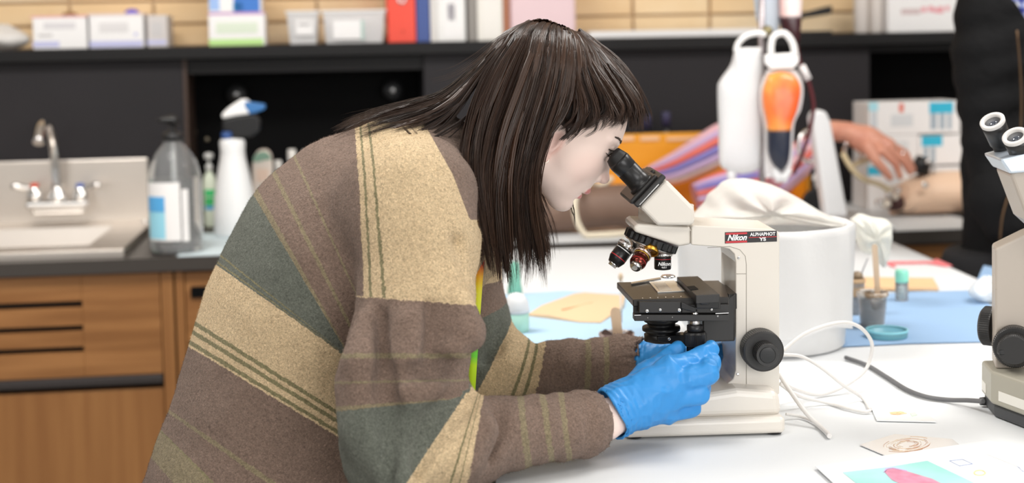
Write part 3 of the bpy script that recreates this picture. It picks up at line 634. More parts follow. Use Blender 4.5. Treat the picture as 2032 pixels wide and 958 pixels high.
pxm = 1.28e-3
muscle_limb('long pink and violet striped limb model slanting up behind the eyepieces', [(1270,352,.44),(1330,338,.42),(1390,308,.40),(1440,280,.39),(1500,262,.38)], [.018,.036,.043,.047,.045], .4, [c_p,c_l,c_r,c_b,c_l,c_w,c_p])
muscle_limb('short red and violet striped limb model lying under the long one', [(1378,388,.22),(1425,374,.22),(1480,358,.22),(1520,350,.22)], [.034,.036,.037,.033], .22, [c_r,c_l,c_b,c_r,c_l])
muscle_limb('purple pink striped limb model slanting behind the red bag', [(1535,372,.26),(1575,330,.26),(1604,298,.26),(1624,282,.26)], [.032,.036,.034,.026], .26, [c_p,c_l,c_p,c_r,c_l])
# brown manikin arm behind the face with its cream tube
M_brown = mat('brown_skin_vinyl', (.20,.125,.092), .55, noise=(7,(.155,.095,.068),.35,.7), sss=.0)
path = spline([WQ(1040,425,.17),WQ(1120,420,.17),WQ(1180,412,.16),WQ(1235,408,.15),WQ(1290,420,.15),WQ(1340,430,.16)], 30); path[:,2] = np.maximum(path[:,2], CZ+.0005+np.interp(np.linspace(0,1,30),[0,.25,.5,.68,.85,1],[.046,.050,.053,.056,.048,.035]))
t = thing('manikin_arm', 'brown vinyl training arm lying behind the woman face', 'training arm', Wp(Wsz(1190,420,.16)[0], .16, CZ), WA)
obj('arm', G(WM).tube(path, list(np.interp(np.linspace(0,1,30),[0,.25,.5,.68,.85,1],[.046,.050,.053,.056,.048,.035])), 28), M_brown, t)
obj('cuff', G(WM).tube([path[0]-(path[1]-path[0])*.4, path[1]], [.048,.0485], 24), mat('brown_band',(.12,.07,.05),.5), t)
tb = spline([WQ(1216,352,.25),WQ(1196,367,.25),WQ(1178,366,.235),WQ(1160,364,.165),WQ(1145,384,.090),WQ(1140,410,.06),WQ(1150,450,.05),WQ(1180,480,.05),WQ(1230,492,.06),WQ(1300,486,.1)], 50)
tb = np.array([[p[0],p[1],max(p[2],CZ+.0075)] for p in tb])
obj('rubber_tube', G(WM).tube(tb, .0072, 12), mat('cream_rubber',(.76,.68,.53),.5), origin=Wp(tb[0][0],.06,CZ), rz=WA, label='cream rubber tube looping in front of the brown arm', cat='tube')
# ---------------- boxes at the right, in the shelf recess ----------------
D_ = .42
M_cy = mat('cyan_print',(.04,.50,.72),.5); M_sk = mat('pale_cyan_print',(.42,.76,.86),.5)
z_prev = CZ
def gbox(px0,px1,py0,py1,label,zb,look):
    t = thing('glove_box', label, 'box', Wp(Wsz((px0+px1)/2,300,D_)[0],D_+.06,zb), WA, 'white and blue cartons in the recess')
    s0, zt_ = Wsz(px0,py0,D_); s1 = Wsz(px1,py0,D_)[0]; zt_ = Wsz((px0+px1)/2,py0,D_)[1]
    obj('body', G(WM).box((s0,D_,zb), (s1,D_+.125,zt_)), M_white, t, .002)
    dy = py1-py0
    for (a,b,c,e,m,nm) in look: decal(nm, px0+(px1-px0)*a, py0+dy*b, px0+(px1-px0)*c, py0+dy*e, D_, m, t)
    return zt_
L1 = [(.0,.02,.10,.28,M_sk,'corner_print'),(.02,.3,.09,.95,mat('print_grey',(.62,.66,.70),.6),'caption'),(.33,.05,.38,.32,mat('red_print',(.80,.22,.17),.6),'mark'),(.24,.4,.48,.75,mat('pale_caption',(.72,.74,.76),.6),'caption'),
      (.66,.02,.92,.34,M_cy,'panel'),(.67,.36,.74,.85,mat('slate_print',(.40,.48,.55),.6),'bar'),(.77,.36,.83,.85,MATS['slate_print'],'bar'),(.86,.36,.90,.85,MATS['slate_print'],'bar')]
L2 = [(.60,.03,.86,.34,M_cy,'panel'),(.61,.38,.67,.9,MATS['slate_print'],'bar'),(.70,.38,.76,.9,MATS['slate_print'],'bar'),(.79,.38,.84,.9,MATS['slate_print'],'bar'),(.02,.2,.5,.8,mat('pale_caption2',(.76,.77,.78),.6),'caption')]
zt_ = gbox(1722,1832,330,372,'white and cyan carton at the bottom left of the recess stack',CZ,[(.0,.02,.30,.4,M_cy,'panel'),(.32,.1,.6,.8,MATS['pale_caption'],'caption')])
gbox(1833,1945,330,372,'white carton at the bottom right of the recess stack',CZ,[(.3,.3,.8,.6,mat('rose_print',(.84,.55,.5),.6),'caption')])
z2 = zt_+.001
zt_ = gbox(1724,1822,268,330,'white carton with a cyan corner, middle left of the recess stack',z2,[(.0,.5,.12,.9,M_sk,'corner_print'),(.2,.2,.8,.6,MATS['pale_caption2'],'caption')])
gbox(1823,1940,268,330,'white carton with cyan panel over grey bars, middle of the recess stack',z2,[(.05,.03,.40,.34,M_cy,'panel'),(.08,.38,.16,.9,MATS['slate_print'],'bar'),(.20,.38,.28,.9,MATS['slate_print'],'bar'),(.80,.1,.98,.5,mat('rose_print2',(.85,.45,.42),.6),'mark')])
z3 = zt_+.001
gbox(1724,1906,202,266,'white carton with cyan panels, red mark and grey bars on top of the recess stack',z3,L1)
# ---------------- peach torso manikin with black strap ----------------
DT = .30
M_skin_v = mat('peach_vinyl',(.92,.66,.48),.5,noise=(4,(.88,.60,.42),.4,.7))
t = thing('training_manikin', 'peach vinyl training torso lying on the white counter sheet with a black strap', 'manikin', Wp(Wsz(1880,400,DT)[0],DT,CZ), WA)
cx = [WQ(1770,405,DT),WQ(1800,388,DT),WQ(1850,382,DT),WQ(1900,384,DT),WQ(1960,388,DT),WQ(2030,390,DT),WQ(2080,392,DT)]
path = spline(cx, 30); rv = np.interp(np.linspace(0,1,30),[0,.1,.3,.5,.8,1],[.018,.040,.056,.056,.052,.03])
g = G(WM); rings = []
for p, r in zip(path, rv): rings.append([(p[0], p[1]+1.5*r*math.sin(a), max(CZ+.001+r*.02, CZ+r*1.02+r*math.cos(a))) for a in np.linspace(0,2*math.pi,28,endpoint=False)])
obj('torso', g.loft(rings), M_skin_v, t)
# the strap wraps the torso obliquely
def on_torso(s_, a, lift):
    t_ = np.clip((s_-path[0][0])/(path[-1][0]-path[0][0]), 0, 1); r = np.interp(t_, np.linspace(0,1,30), rv)
    return np.array([s_, path[0][1]+1.5*(r+lift)*math.sin(a), max(CZ+.0008, CZ+r*1.02+(r+lift)*math.cos(a))])
g = G(WM); vs = []; n = 40; sS = Wsz(1818,390,DT-.06)[0]
for k in range(n+1):
    a = -2.2+4.0*k/n; sc_a = sS+.040*math.cos(a)
    for w in (-.017,.017): vs.append(on_torso(sc_a+w, a, .0035))
g.add(vs,[(2*k,2*k+2,2*k+3,2*k+1) for k in range(n)],True)
st_ = obj('strap', g, mat('black_strap',(.014,.016,.022),.4), t); m_ = st_.modifiers.new('s','SOLIDIFY'); m_.thickness = .003
obj('strap_buckle', G(WM).lathe([(.001,0),(.008,0),(.008,.003),(.005,.003)], WQ(1835,367,DT-.085), (0,-1,.3), 16), M_chrome, t)
obj('sensor_knob', G(WM).tube([WQ(1824,345,DT-.01),WQ(1829,326,DT-.01),WQ(1834,312,DT-.01)],[.026,.024,.020],18), M_dark, t)
obj('clip', G(WM).tube(spline([WQ(1838,324,DT-.04),WQ(1845,318,DT-.04),WQ(1852,330,DT-.04),WQ(1852,346,DT-.04)],10),.005,8), M_chrome, t)
# metal and dark odds and ends at the cut end of the manikin
obj('shoulder_socket', G(WM).ball(WQ(1776,402,DT-.02),(.03,.035,.022)), mat('dark_maroon',(.06,.018,.016),.5), t)
for i,(x,y,r) in enumerate(((1770,372,.007),(1782,378,.008),(1776,390,.009),(1764,386,.008),(1758,404,.012),(1745,402,.010))):
    obj('fitting', G(WM).lathe([(r*.6,-r),(r,-r*.5),(r,r*.6),(r*.5,r)],WQ(x,y,DT-.07),(.4,-1,.5),14), (M_chrome if i%2 else mat('ivory_plastic',(.78,.70,.60),.5)), t)
tb = spline([WQ(1672,304,DT-.08),WQ(1690,334,DT-.1),WQ(1712,354,DT-.11),WQ(1745,366,DT-.1),WQ(1765,378,DT-.09)],24)
obj('yellow_tube', G(WM).tube(tb,.0068,10), mat('latex_tube',(.66,.55,.34),.5), origin=Wp(tb[0][0],.2,CZ), rz=WA, label='amber latex tube curving behind the white panel to the manikin', cat='tube')
tb = spline([WQ(1690,330,DT-.02),WQ(1712,320,DT-.02),WQ(1735,312,DT-.01)],14)
obj('yellow_tube', G(WM).tube(tb,.0062,10), MATS['latex_tube'], origin=Wp(tb[0][0],.2,CZ), rz=WA, label='short amber latex tube end under the pink hand', cat='tube')
for q,(x,y,r) in enumerate(((1607,290,.030),(1694,300,.026))):
    c = np.array(WQ(x,y,.36 if q else .12)); obj('ring_stand', G(WM).tube([c+np.array([r*math.cos(a),0,r*1.3*math.sin(a)]) for a in np.linspace(0,2*math.pi,28)],.006,8), M_chrome, origin=Wp(c[0],.33,CZ), rz=WA, label=['chrome ring left of the white panel','chrome ring right of the white panel under the pink hand'][q], cat='ring')
# black round gauge left of the white panel foot
s,z = Wsz(1625,385,.20); 
t = thing('pressure_gauge','black round pressure gauge beside the orange case','gauge',Wp(s,.22,CZ),WA)
obj('case', G(WM).lathe([(.001,.03),(.036,.03),(.042,.02),(.042,.004),(.036,0),(.034,.004),(.001,.004)],(s,.20,CZ+.046),(0,1,0),28), M_dark, t)
obj('stem', G(WM).lathe([(.008,0),(.008,.016),(.014,.02),(.010,.034)],(s,.212,CZ+.09),seg=12), mat('ivory_plastic2',(.76,.76,.72),.5), t)
obj('foot', G(WM).box((s-.02,.195,CZ),(s+.02,.235,CZ+.006)), M_dark, t, .002)
# white slanted panel on its base
d1 = .02
t = thing('white_stand','white moulded stand with slanted rounded panel and flat base','stand',Wp(Wsz(1660,430,d1)[0],d1,CZ),WA)
o = [(1640,430),(1612,235),(1616,222),(1628,218),(1641,222),(1649,240),(1684,430)]
pr = [np.array(WQ(x,y,d1)) for x,y in o]; pr = [np.array([p[0],p[1],max(p[2],CZ+.012)]) for p in pr]
obj('panel', G(WM).prism(pr,(.0,.045,.0)), mat('gloss_white',(.84,.84,.85),.25), t, .008, 4)
a0,a1 = Wsz(1632,430,d1)[0], Wsz(1772,430,d1)[0]
obj('base', G(WM).box((a0,d1-.02,CZ),(a1,d1+.11,CZ+.0118)), MATS['gloss_white'], t, .004, 3)
obj('latch', G(WM).lathe([(.009,0),(.011,.004),(.011,.012),(.006,.015)],(a0+.06,d1+.02,CZ+.0119),seg=14), M_chrome, t)
# ---------------- pink anatomical hand drooping behind the panel ----------------
M_hand = mat('pink_hand_vinyl',(.70,.33,.23),.4,noise=(30,(.62,.26,.18),.4,.7),sss=0)
dh = .20
def WH(px,py,d): return np.array(Wp(*(lambda q:(q[0],d,q[1]))(Wsz(px,py,d))))
wr = [WH(1640,258,.29),WH(1658,260,.27),WH(1685,262,.24),WH(1720,278,.22)]
kn = [WH(1752,300,.16),WH(1757,294,.185),WH(1762,290,.21),WH(1766,288,.235)]
mid = [WH(1778,325,.15),WH(1792,318,.175),WH(1797,312,.20),WH(1796,304,.23)]
tip = [WH(1786,350,.15),WH(1806,342,.17),WH(1812,336,.20),WH(1808,326,.23)]
th = [WH(1722,292,.17),WH(1738,318,.15),WH(1755,338,.145),WH(1766,352,.145)]
def f_hand(p):
    d = chain(p, wr, [.026,.027,.026,.034]); d = smin(d, chain(p,[wr[3],(kn[1]+kn[2])/2],[.032,.026]), .02)
    for a,b,c in zip(kn,mid,tip): d = smin(d, chain(p,[(a+wr[3])/2,a,b,c],[.016,.0125,.0105,.0085]), .006)
    return smin(d, chain(p, th, [.018,.013,.0115,.009]), .008)
v,q = sdf_mesh(f_hand, WH(1590,300,.3)-np.array([.05,.16,.16]), WH(1815,300,.2)+np.array([.05,.16,.16]), .0035)
t = thing('model_hand','pink anatomical arm model with its hand drooping beside the white panel','anatomy model',Wp(Wsz(1700,300,.22)[0],.22,CZ),WA)
link('hand', np_mesh('hand',v,q,frame(t).inverted()), M_hand, t, frame(t))
nl = (mid[1]-tip[1]); 
c = (kn[2]*.25+mid[2]*.75)+np.array([0,-.002,0]); ax = mid[2]-kn[2]
obj('silver_ring', G().lathe([(.0125,-.002),(.0135,0),(.0125,.002)],c,ax,20,caps=False), M_chrome, t)
obj('rod', G().tube([wr[0], Wp(Wsz(1640,300,.3)[0],.30,CZ)], [.012,.014], 12), mat('ivory_plastic',(.78,.70,.60),.5), t)
# ---------------- IV pole with bags at the far end of the table ----------------
YI = 3.22; TZP = TZ+.001
pole = thing('bag_stand','slim grey pole stand holding up the white and red fluid bags','stand',(P(1522,300,YI)[0],YI+.03,TZP))
X0 = P(1516,300,YI)[0]
obj('pole', G().tube([(X0,YI+.03,TZP+.02),(P(1517,60,YI)[0],YI+.03,1.62)], .0075, 14), mat('pole_grey',(.30,.27,.28),.3,.8), pole)
obj('foot', G().lathe([(.09,0),(.09,.008),(.03,.016),(.012,.03)],(X0,YI+.03,TZP),seg=28), mat('pole_grey',(.3,.27,.28),.3,.8), pole)
obj('clamp', G().ball(P(1522,62,YI),(.013,.02,.013)), mat('olive_brass',(.30,.26,.14),.4,.6), pole)
def Q(px,py,Y=YI-.02): return P(px,py,Y)
def fbag(name,label,front,th,m,cat='bag',smooth=3):
    """pillow bag: outline in the hanging plane, bulging towards its middle"""
    c = np.mean(front,axis=0); rings=[]
    g = G(); n = len(front); L = [(1.0,0),(.985,.35),(.93,.62),(.80,.85),(.55,.97),(.25,1.0)]
    side = []
    for sgn in (-1,1):
        rg = [[c+(p-c)*k+np.array([0,sgn*th/2*h,0]) for p in front] for k,h in L]
        g.loft(rg,caps=False); g.add([c+(p-c)*.25+np.array([0,sgn*th/2,0]) for p in front],[tuple(range(n))],True)
    return g
def dense(pts,n=72):
    p = [np.asarray(a,float) for a in pts]; return spline(p+[p[0]], n+1)[:-1]
M_iv = mat('milky_film',(.86,.86,.87),.3,trans=.25,ior=1.15,bump=(25,.4,.003)); M_rim = mat('clear_film',(.84,.83,.84),.25,trans=.3,ior=1.15)
t = thing('white_fluid_bag','cloudy white fluid bag hanging left on the pole','bag',Q(1470,365))
w = dense([Q(x,y) for x,y in ((1458,98),(1450,128),(1428,160),(1424,180),(1426,250),(1428,322),(1444,338),(1470,345),(1496,340),(1508,325),(1512,250),(1514,180),(1512,110),(1500,96),(1480,94))])
obj('body', fbag('b','',w,.05,0), M_iv, t)
obj('spout', G().tube([Q(1452,335),Q(1452,352),Q(1455,368)],[.012,.010,.007],12), M_iv, t)
obj('hanger', G().tube(spline([Q(1460,102),Q(1466,84),Q(1484,70),Q(1510,66),Q(1518,72)],16),.0065,10), mat('white_hanger',(.84,.83,.82),.35), t)
obj('hanger_bar', G().tube([Q(1458,102),Q(1510,100)],.0075,10), MATS['white_hanger'], t)
YB = YI-.06
t = thing('red_fluid_bag','orange red fluid bag with dark bottom layer hanging from a white hook','bag',Q(1550,355,YB))
def film_grad(name,split_z,top,bot,extra=None):
    m = mat(name,top,.25,bump=(18,.3,.003)); nt = m.node_tree; b = nt.nodes['Principled BSDF']
    ge = nt.nodes.new('ShaderNodeNewGeometry'); sp = nt.nodes.new('ShaderNodeSeparateXYZ'); nt.links.new(ge.outputs['Position'],sp.inputs[0])
    r = nt.nodes.new('ShaderNodeMapRange'); r.inputs['From Min'].default_value = split_z-.004; r.inputs['From Max'].default_value = split_z+.004; nt.links.new(sp.outputs['Z'],r.inputs[0])
    nz = nt.nodes.new('ShaderNodeTexNoise'); nz.inputs['Scale'].default_value = 14; nt.links.new(ge.outputs['Position'],nz.inputs[0])
    cr = nt.nodes.new('ShaderNodeValToRGB'); cr.color_ramp.elements[0].position=.35; cr.color_ramp.elements[1].position=.65; cr.color_ramp.elements[0].color=(*top,1); cr.color_ramp.elements[1].color=(*(extra or top),1); nt.links.new(nz.outputs[0],cr.inputs[0])
    mx = nt.nodes.new('ShaderNodeMix'); mx.data_type='RGBA'; nt.links.new(r.outputs[0],mx.inputs[0]); mx.inputs[6].default_value=(*bot,1); nt.links.new(cr.outputs[0],mx.inputs[7]); nt.links.new(mx.outputs[2],b.inputs['Base Color']); return m
w = dense([Q(x,y,YB) for x,y in ((1524,148),(1514,178),(1514,210),(1522,250),(1524,300),(1534,326),(1550,338),(1562,326),(1567,300),(1570,250),(1582,215),(1588,175),(1576,150),(1550,142))])
obj('body', fbag('b','',w,.045,0), film_grad('red_fluid',Q(1545,257,YB)[2],(.80,.13,.035),(.018,.022,.04),(.86,.34,.07)), t)
w2 = dense([Q(x,y,YB+.004) for x,y in ((1522,138),(1508,175),(1508,212),(1516,255),(1518,345),(1528,352),(1545,356),(1562,352),(1572,330),(1576,250),(1590,215),(1594,172),(1580,140),(1550,134))])
obj('film_rim', G().prism(w2,(0,.004,0)), M_rim, t, .001)
for x0,x1 in ((1536,1545),(1566,1556)): obj('spout', G().tube([Q(x0,335,YB),Q(x1,352,YB),Q(x1,362,YB)],[.008,.009,.006],10), M_iv, t)
obj('hanger', G().tube(spline([Q(1530,112,YB),Q(1530,90,YB),Q(1536,72,YB),Q(1556,66,YB),Q(1572,84,YB),Q(1578,110,YB)],24),.0075,10), MATS['white_hanger'], t)
obj('hanger_bar', G().prism([Q(x,y,YB-.006) for x,y in ((1518,108),(1586,104),(1586,124),(1576,136),(1530,138),(1518,126))],(0,.016,0)), MATS['white_hanger'], t, .004, 3)
YC = YI+.06
t = thing('dark_blood_bag','dark red blood bag hanging behind at the top of the pole','bag',Q(1570,100,YC))
w = dense([Q(x,y,YC) for x,y in ((1545,-60),(1546,20),(1548,45),(1556,70),(1570,92),(1584,88),(1588,60),(1590,20),(1592,-60),(1568,-72))])
obj('body', fbag('b','',w,.04,0), film_grad('dark_blood',Q(1568,33,YC)[2],(.86,.50,.46),(.045,.012,.016),(.86,.72,.70)), t)
t_ = thing('clear_fluid_bag','clear bluish fluid bag hanging highest on the pole','bag',Q(1520,20,YI+.07))
w = dense([Q(x,y,YI+.075) for x,y in ((1492,-70),(1498,20),(1506,52),(1520,70),(1535,80),(1545,60),(1548,10),(1546,-70),(1520,-80))])
obj('body', fbag('b','',w,.03,0), mat('bluish_film',(.66,.73,.82),.3,trans=.2,ior=1.15), t_)
tb = spline([Q(1580,90,YC),Q(1588,128,YC),Q(1600,150,YC),Q(1612,190,YC),Q(1614,220,YC),Q(1606,262,YC),Q(1590,310,YC),Q(1575,345,YC)],40)
obj('red_line', G().tube(tb,.0045,8), mat('blood_line',(.10,.012,.018),.3), origin=tb[0], label='thin dark red drip line running down from the blood bag', cat='tube')
obj('line_clamp', G().tube([Q(1590,130,YC-.02),Q(1604,158,YC-.02)],.0085,10), mat('white_clamp',(.84,.80,.80),.4), origin=Q(1596,144,YC), label='white roller clamp on the dark red drip line', cat='clamp')
# ---------------- main microscope ----------------
SY = .044; DV = np.array([-math.sin(SY), math.cos(SY), 0]); XV = np.array([math.cos(SY), math.sin(SY), 0]); O0 = P(1400, 880, 1.7225)
def N(px, py, off=0.):
    r = ray(px, py); t = np.dot(O0+DV*off-CP, DV)/np.dot(r, DV); return CP+r*t
def NS(pts, off): return [N(x, y, off) for x, y in pts]
M_cream = mat('cream_enamel', (.70,.655,.59), .32, coat=.15, bump=(900,.03,.0003))
M_blk = mat('black_satin', (.012,.012,.013), .33); M_blk2 = mat('black_anodised', (.022,.021,.021), .38, bump=(700,.05,.0002)); M_seam = mat('seam_grey', (.34,.31,.27), .6)
M_glass = mat('lens_glass', (.05,.06,.08), .05, coat=1.)
b0 = Pz(1400, 860); ms = thing('microscope', 'cream white upright microscope the woman looks into, with black eyepieces', 'microscope', (b0[0], 1.81, TZ+.001), SY)
tz = TZ+.0012
def onto(pts): return [np.array([p[0],p[1],max(p[2],tz+.003)]) for p in pts]
sl = NS([(1239,882),(1559,874),(1559,827),(1240,839)], 0); zb_ = tz+.003; sl[0][2] = sl[1][2] = tz+.0012
obj('base_slab', G().prism(sl, DV*.18), M_cream, ms, .006, 4)
for a, b in ((1262,.012),(1540,.012),(1262,.155),(1540,.155)):
    c = N(a, 870, 0)+DV*b; obj('rubber_foot', G().lathe([(.009,0),(.010,.0010)],(c[0],c[1],tz),seg=16), M_dark, ms)
obj('base_upper', G().prism(NS([(1296,834),(1553,826),(1547,777),(1462,771),(1405,780),(1345,804)], .012), DV*.156), M_cream, ms, .010, 4)
colp = [(1547,782),(1547,470),(1545,460),(1536,455),(1376,447),(1372,450),(1372,486),(1430,490),(1447,494),(1457,504),(1460,520),(1460,735),(1455,752),(1440,764),(1404,776),(1404,786)]
obj('column', G().prism(NS(colp,.042), DV*.096), M_cream, ms, .004, 3)
for pts in ([(1404,491),(1448,489),(1468,495),(1479,508),(1481,525),(1481,772)], [(1461,543),(1481,543)]):
    obj('panel_seam', G().tube([N(x,y,.0418) for x,y in pts], .00035, 6), M_seam, ms)
for x,y in ((1466,511),(1464,742)): obj('screw', G().lathe([(.001,.0008),(.0018,.0008),(.002,0)], N(x,y,.0418), -DV, 10), M_chrome, ms)
# name plate
M_plate = mat('plate_black', (.02,.018,.02), .35); M_wt = mat('white_lettering', (.85,.85,.85), .5); M_rd = mat('red_line', (.55,.03,.04), .4)
lp = obj('name_plate', G().prism(NS([(1438.5,460.8),(1541.5,457.5),(1541.8,479),(1438.5,483)],.0416), DV*.0006), M_plate, ms, label='black and red name plate with white lettering')
ux = N(1541,458,.04)-N(1439,461,.04); uz = np.array([0,0,1.])
def strip(pts): obj('red_stripe', G().prism(NS(pts,.0413), DV*.0003), M_rd, lp)
strip([(1440,462.2),(1482.5,460.6),(1482.5,464.2),(1440,465.8)]); strip([(1440,478.6),(1482.5,477.2),(1482.5,480.8),(1440,482.2)]); strip([(1486,470.8),(1541,468.6),(1541,469.9),(1486,472)])
text('lettering','Nikon',M_wt,lp,N(1462,471.6,.0412),ux,uz,.0098,shear=.35,sx=.95,bold=.035)
text('lettering','ALPHAPHOT',M_wt,lp,N(1513.5,464.6,.0412),ux,uz,.0058,sx=.93,bold=.03)
text('lettering','YS',M_wt,lp,N(1513.5,474.6,.0412),ux,uz,.0056,sx=1.35,bold=.04)
# nosepiece housing, head mount, binocular head
obj('nosepiece_housing', G().prism(NS([(1372,450),(1372,485),(1348,489),(1259,460),(1257,449),(1266,444)],.046), DV*.088), M_cream, ms, .006, 3)
hc = N(1322,448,.09)
obj('head_mount', G().lathe([(.0345,-.006),(.0345,.0035),(.0338,.004),(.0338,.0046),(.0345,.005),(.0345,.026)], hc, seg=48), M_cream, ms)
obj('clamp_screw', G().lathe([(.0035,0),(.0035,.016),(.0028,.0175)], N(1360,452,.06), -DV*.9+XV*.45, 14), M_chrome, ms)
hd = obj('binocular_head', G().prism(NS([(1269,411),(1322,355),(1379,413),(1379,444),(1368,448),(1305,448)],.036), DV*.108), M_cream, ms, .0045, 3)
n2 = np.array([-58,-54])/79.; e2 = np.array([54,-58])/79.
def plate(l0, l1, h0, h1):
    o = np.array([1268.5,411.5]); q = lambda l,h: tuple(o+e2*l+n2*h); return [q(l0,h0),q(l1,h0),q(l1,h1),q(l0,h1)]
obj('head_plate', G().prism(NS(plate(-3,80,.5,12),.033), DV*.114), M_blk2, ms, .002, 2)
obj('slide_plate', G().prism(NS(plate(-6,70,12.3,22),.038), DV*.104), M_blk2, ms, .003, 2)
obj('ridge', G().prism(NS(plate(48,74,20,32),.085), DV*.054), M_blk2, ms, .003, 2)
obj('hinge_strip', G().prism(NS(plate(4,60,2,4),.0322), DV*.0006), M_chrome, hd)
def eyepiece(off, sub):
    b_, t_ = N(1273,366,off), N(1226,317,off); ax = t_-b_; L = np.linalg.norm(ax)
    ep = obj('eyepiece', G().lathe([(.0168,-.004),(.0168,.002),(.0145,.003),(.0138,L*.28),(.0138,L*.60),(.0134,L*.61),(.0134,L*.62),(.0139,L*.63),(.0143,L*.93),(.0136,L),(.0105,L),(.0105,L-.003)], b_, ax, 40), M_blk, ms)
    obj('eye_lens', G().lathe([(.0104,0),(.006,.0008),(.001,.001)], t_-ax/L*.0028, ax, 28), M_glass, ep)
    g = G(); a = ax/L; u = np.cross(a, DV); u /= np.linalg.norm(u); v = np.cross(a,u); rings=[]
    for i,(r,h) in enumerate(((.0136,-.001),(.0130,.003),(.0118,.007),(.0110,.010))):
        rings.append([t_+(u*math.cos(k)+v*math.sin(k))*r+a*h*(.72+.55*max(0,math.cos(k-1.9))*(i/3)) for k in np.linspace(0,2*math.pi,36,endpoint=False)])
    rings.append([p-(p-t_)*.16 for p in rings[-1]]); rings.append([t_+(u*math.cos(k)+v*math.sin(k))*.0112+a*.001 for k in np.linspace(0,2*math.pi,36,endpoint=False)])
    obj('eye_shade', g.loft(rings,caps=False), mat('black_rubber',(.012,.011,.011),.55), ep)
eyepiece(.059, 0); eyepiece(.121, 0)
# rotating nosepiece with objectives
rc = N(1295,469.5,.09); adir = N(1295-41,469.5+108,.09)-rc; adir /= np.linalg.norm(adir)
g = G(); kn_ = 72; u = np.cross(adir,DV); u/=np.linalg.norm(u); v=np.cross(adir,u); Rr=.0345
def kring(h, d, s=0): return [rc+adir*h+(u*math.cos(2*math.pi*k/kn_)+v*math.sin(2*math.pi*k/kn_))*(Rr-(d if k%3==2 else 0)) for k in range(kn_)]
g.loft([kring(0,0),kring(.0012,.0018),kring(.0085,.0018),kring(.0098,0)],smooth=False)
obj('turret_ring', g, M_blk, ms)
cone = obj('turret_cone', G().lathe([(.0325,.0098),(.0325,.0115),(.030,.013),(.020,.021),(.012,.023)],rc,adir,48), mat('turret_silver',(.80,.78,.77),.25,1.), ms)
def objective(c, t, r, L, style):
    c = np.asarray(c); d = np.asarray(t)-c; d/=np.linalg.norm(d)
    t_ = obj('objective', G().lathe([(r*1.0,0),(r*1.08,.001),(r*1.08,L*.20),(r*1.0,L*.22)],c,d,40), M_chrome if style!='mid' else mat('chrome_red_reflection',(.75,.55,.46),.18,1.), ms)  # middle collar: chrome with its warm red reflections put into the colour
    kn = G()
    for k in range(30):
        a=2*math.pi*k/30; uu=np.cross(d,DV+.01*XV); uu/=np.linalg.norm(uu); vv=np.cross(d,uu); p=c+(uu*math.cos(a)+vv*math.sin(a))*r*1.085
        kn.tube([p+d*.0015,p+d*(L*.19)],.00045,4)
    obj('knurling', kn, mat('knurl_silver',(.62,.6,.58),.35,1.), t_)
    body = M_blk if style!='mid' else mat('black_chrome_red_reflection',(.16,.035,.025),.16,.85)  # middle barrel is black chrome; its red reflections are painted into the base colour
    if style=='short':
        obj('barrel', G().lathe([(r,L*.221),(r,L*.9),(r*.94,L*.96),(r*.5,L)],c,d,40), body, t_)
    else:
        obj('barrel', G().lathe([(r,L*.221),(r,L*.68),(r*.72,L*.90)],c,d,40), body, t_)
        obj('nose', G().lathe([(r*.72,L*.90),(r*.50,L*.93),(r*.50,L*1.0),(r*.28,L*1.01),(.0008,L*1.01)] if style=='long' else [(r*.78,L*.86),(r*.62,L*.98),(r*.3,L*1.0),(.0008,L)],c,d,32), M_chrome, t_)
    for f,m in {'long':((.27,M_wt),(.60,M_rd)),'mid':((.26,mat('yellow_ring',(.70,.48,.04),.4)),(.62,M_rd)),'short':((.33,M_rd),)}[style]:
        obj('colour_ring', G().lathe([(r*1.006,L*f),(r*1.006,L*(f+.03))],c,d,40,caps=False), m, t_)
    return t_, c, d
objective(N(1247,484,.083), N(1213,529,.078), .0108, .0345, 'long')
o2,c2_,d2_ = objective(N(1277,501,.066), N(1256,538,.042), .0102, .029, 'mid')
rd2 = mat('red_print2',(.70,.08,.04),.4)
uu = np.cross(d2_, -DV); text('lettering','10',rd2,o2,c2_+d2_*.0125-DV*.0106+XV*.001,-uu*1.0,-d2_,.006)
o3,c3_,d3_ = objective(N(1315,501,.079), N(1315,536,.079), .0105, .0215, 'short')
text('lettering','Nikon',M_wt,o3,c3_-DV*.0108-np.array([0,0,.0128]),XV,uz,.0062,shear=.3,bold=.03); text('lettering','4x0.1',M_wt,o3,c3_-DV*.0108-np.array([0,0,.0170]),XV,uz,.0030,bold=.02)
pc = N(1291,497.5,.062); pd_ = adir*.75-DV*.55
obj('empty_port', G().lathe([(.0085,.0032),(.0100,.0028),(.0100,-.006),(.0085,-.006),(.0085,.0032)],pc,pd_,32,caps=False), mat('brass_thread',(.72,.38,.06),.3,1.), ms)
obj('port_floor', G().lathe([(.0084,-.003),(.001,-.004)],pc,pd_,24), mat('brass_thread',(.72,.38,.06),.3,1.), ms)
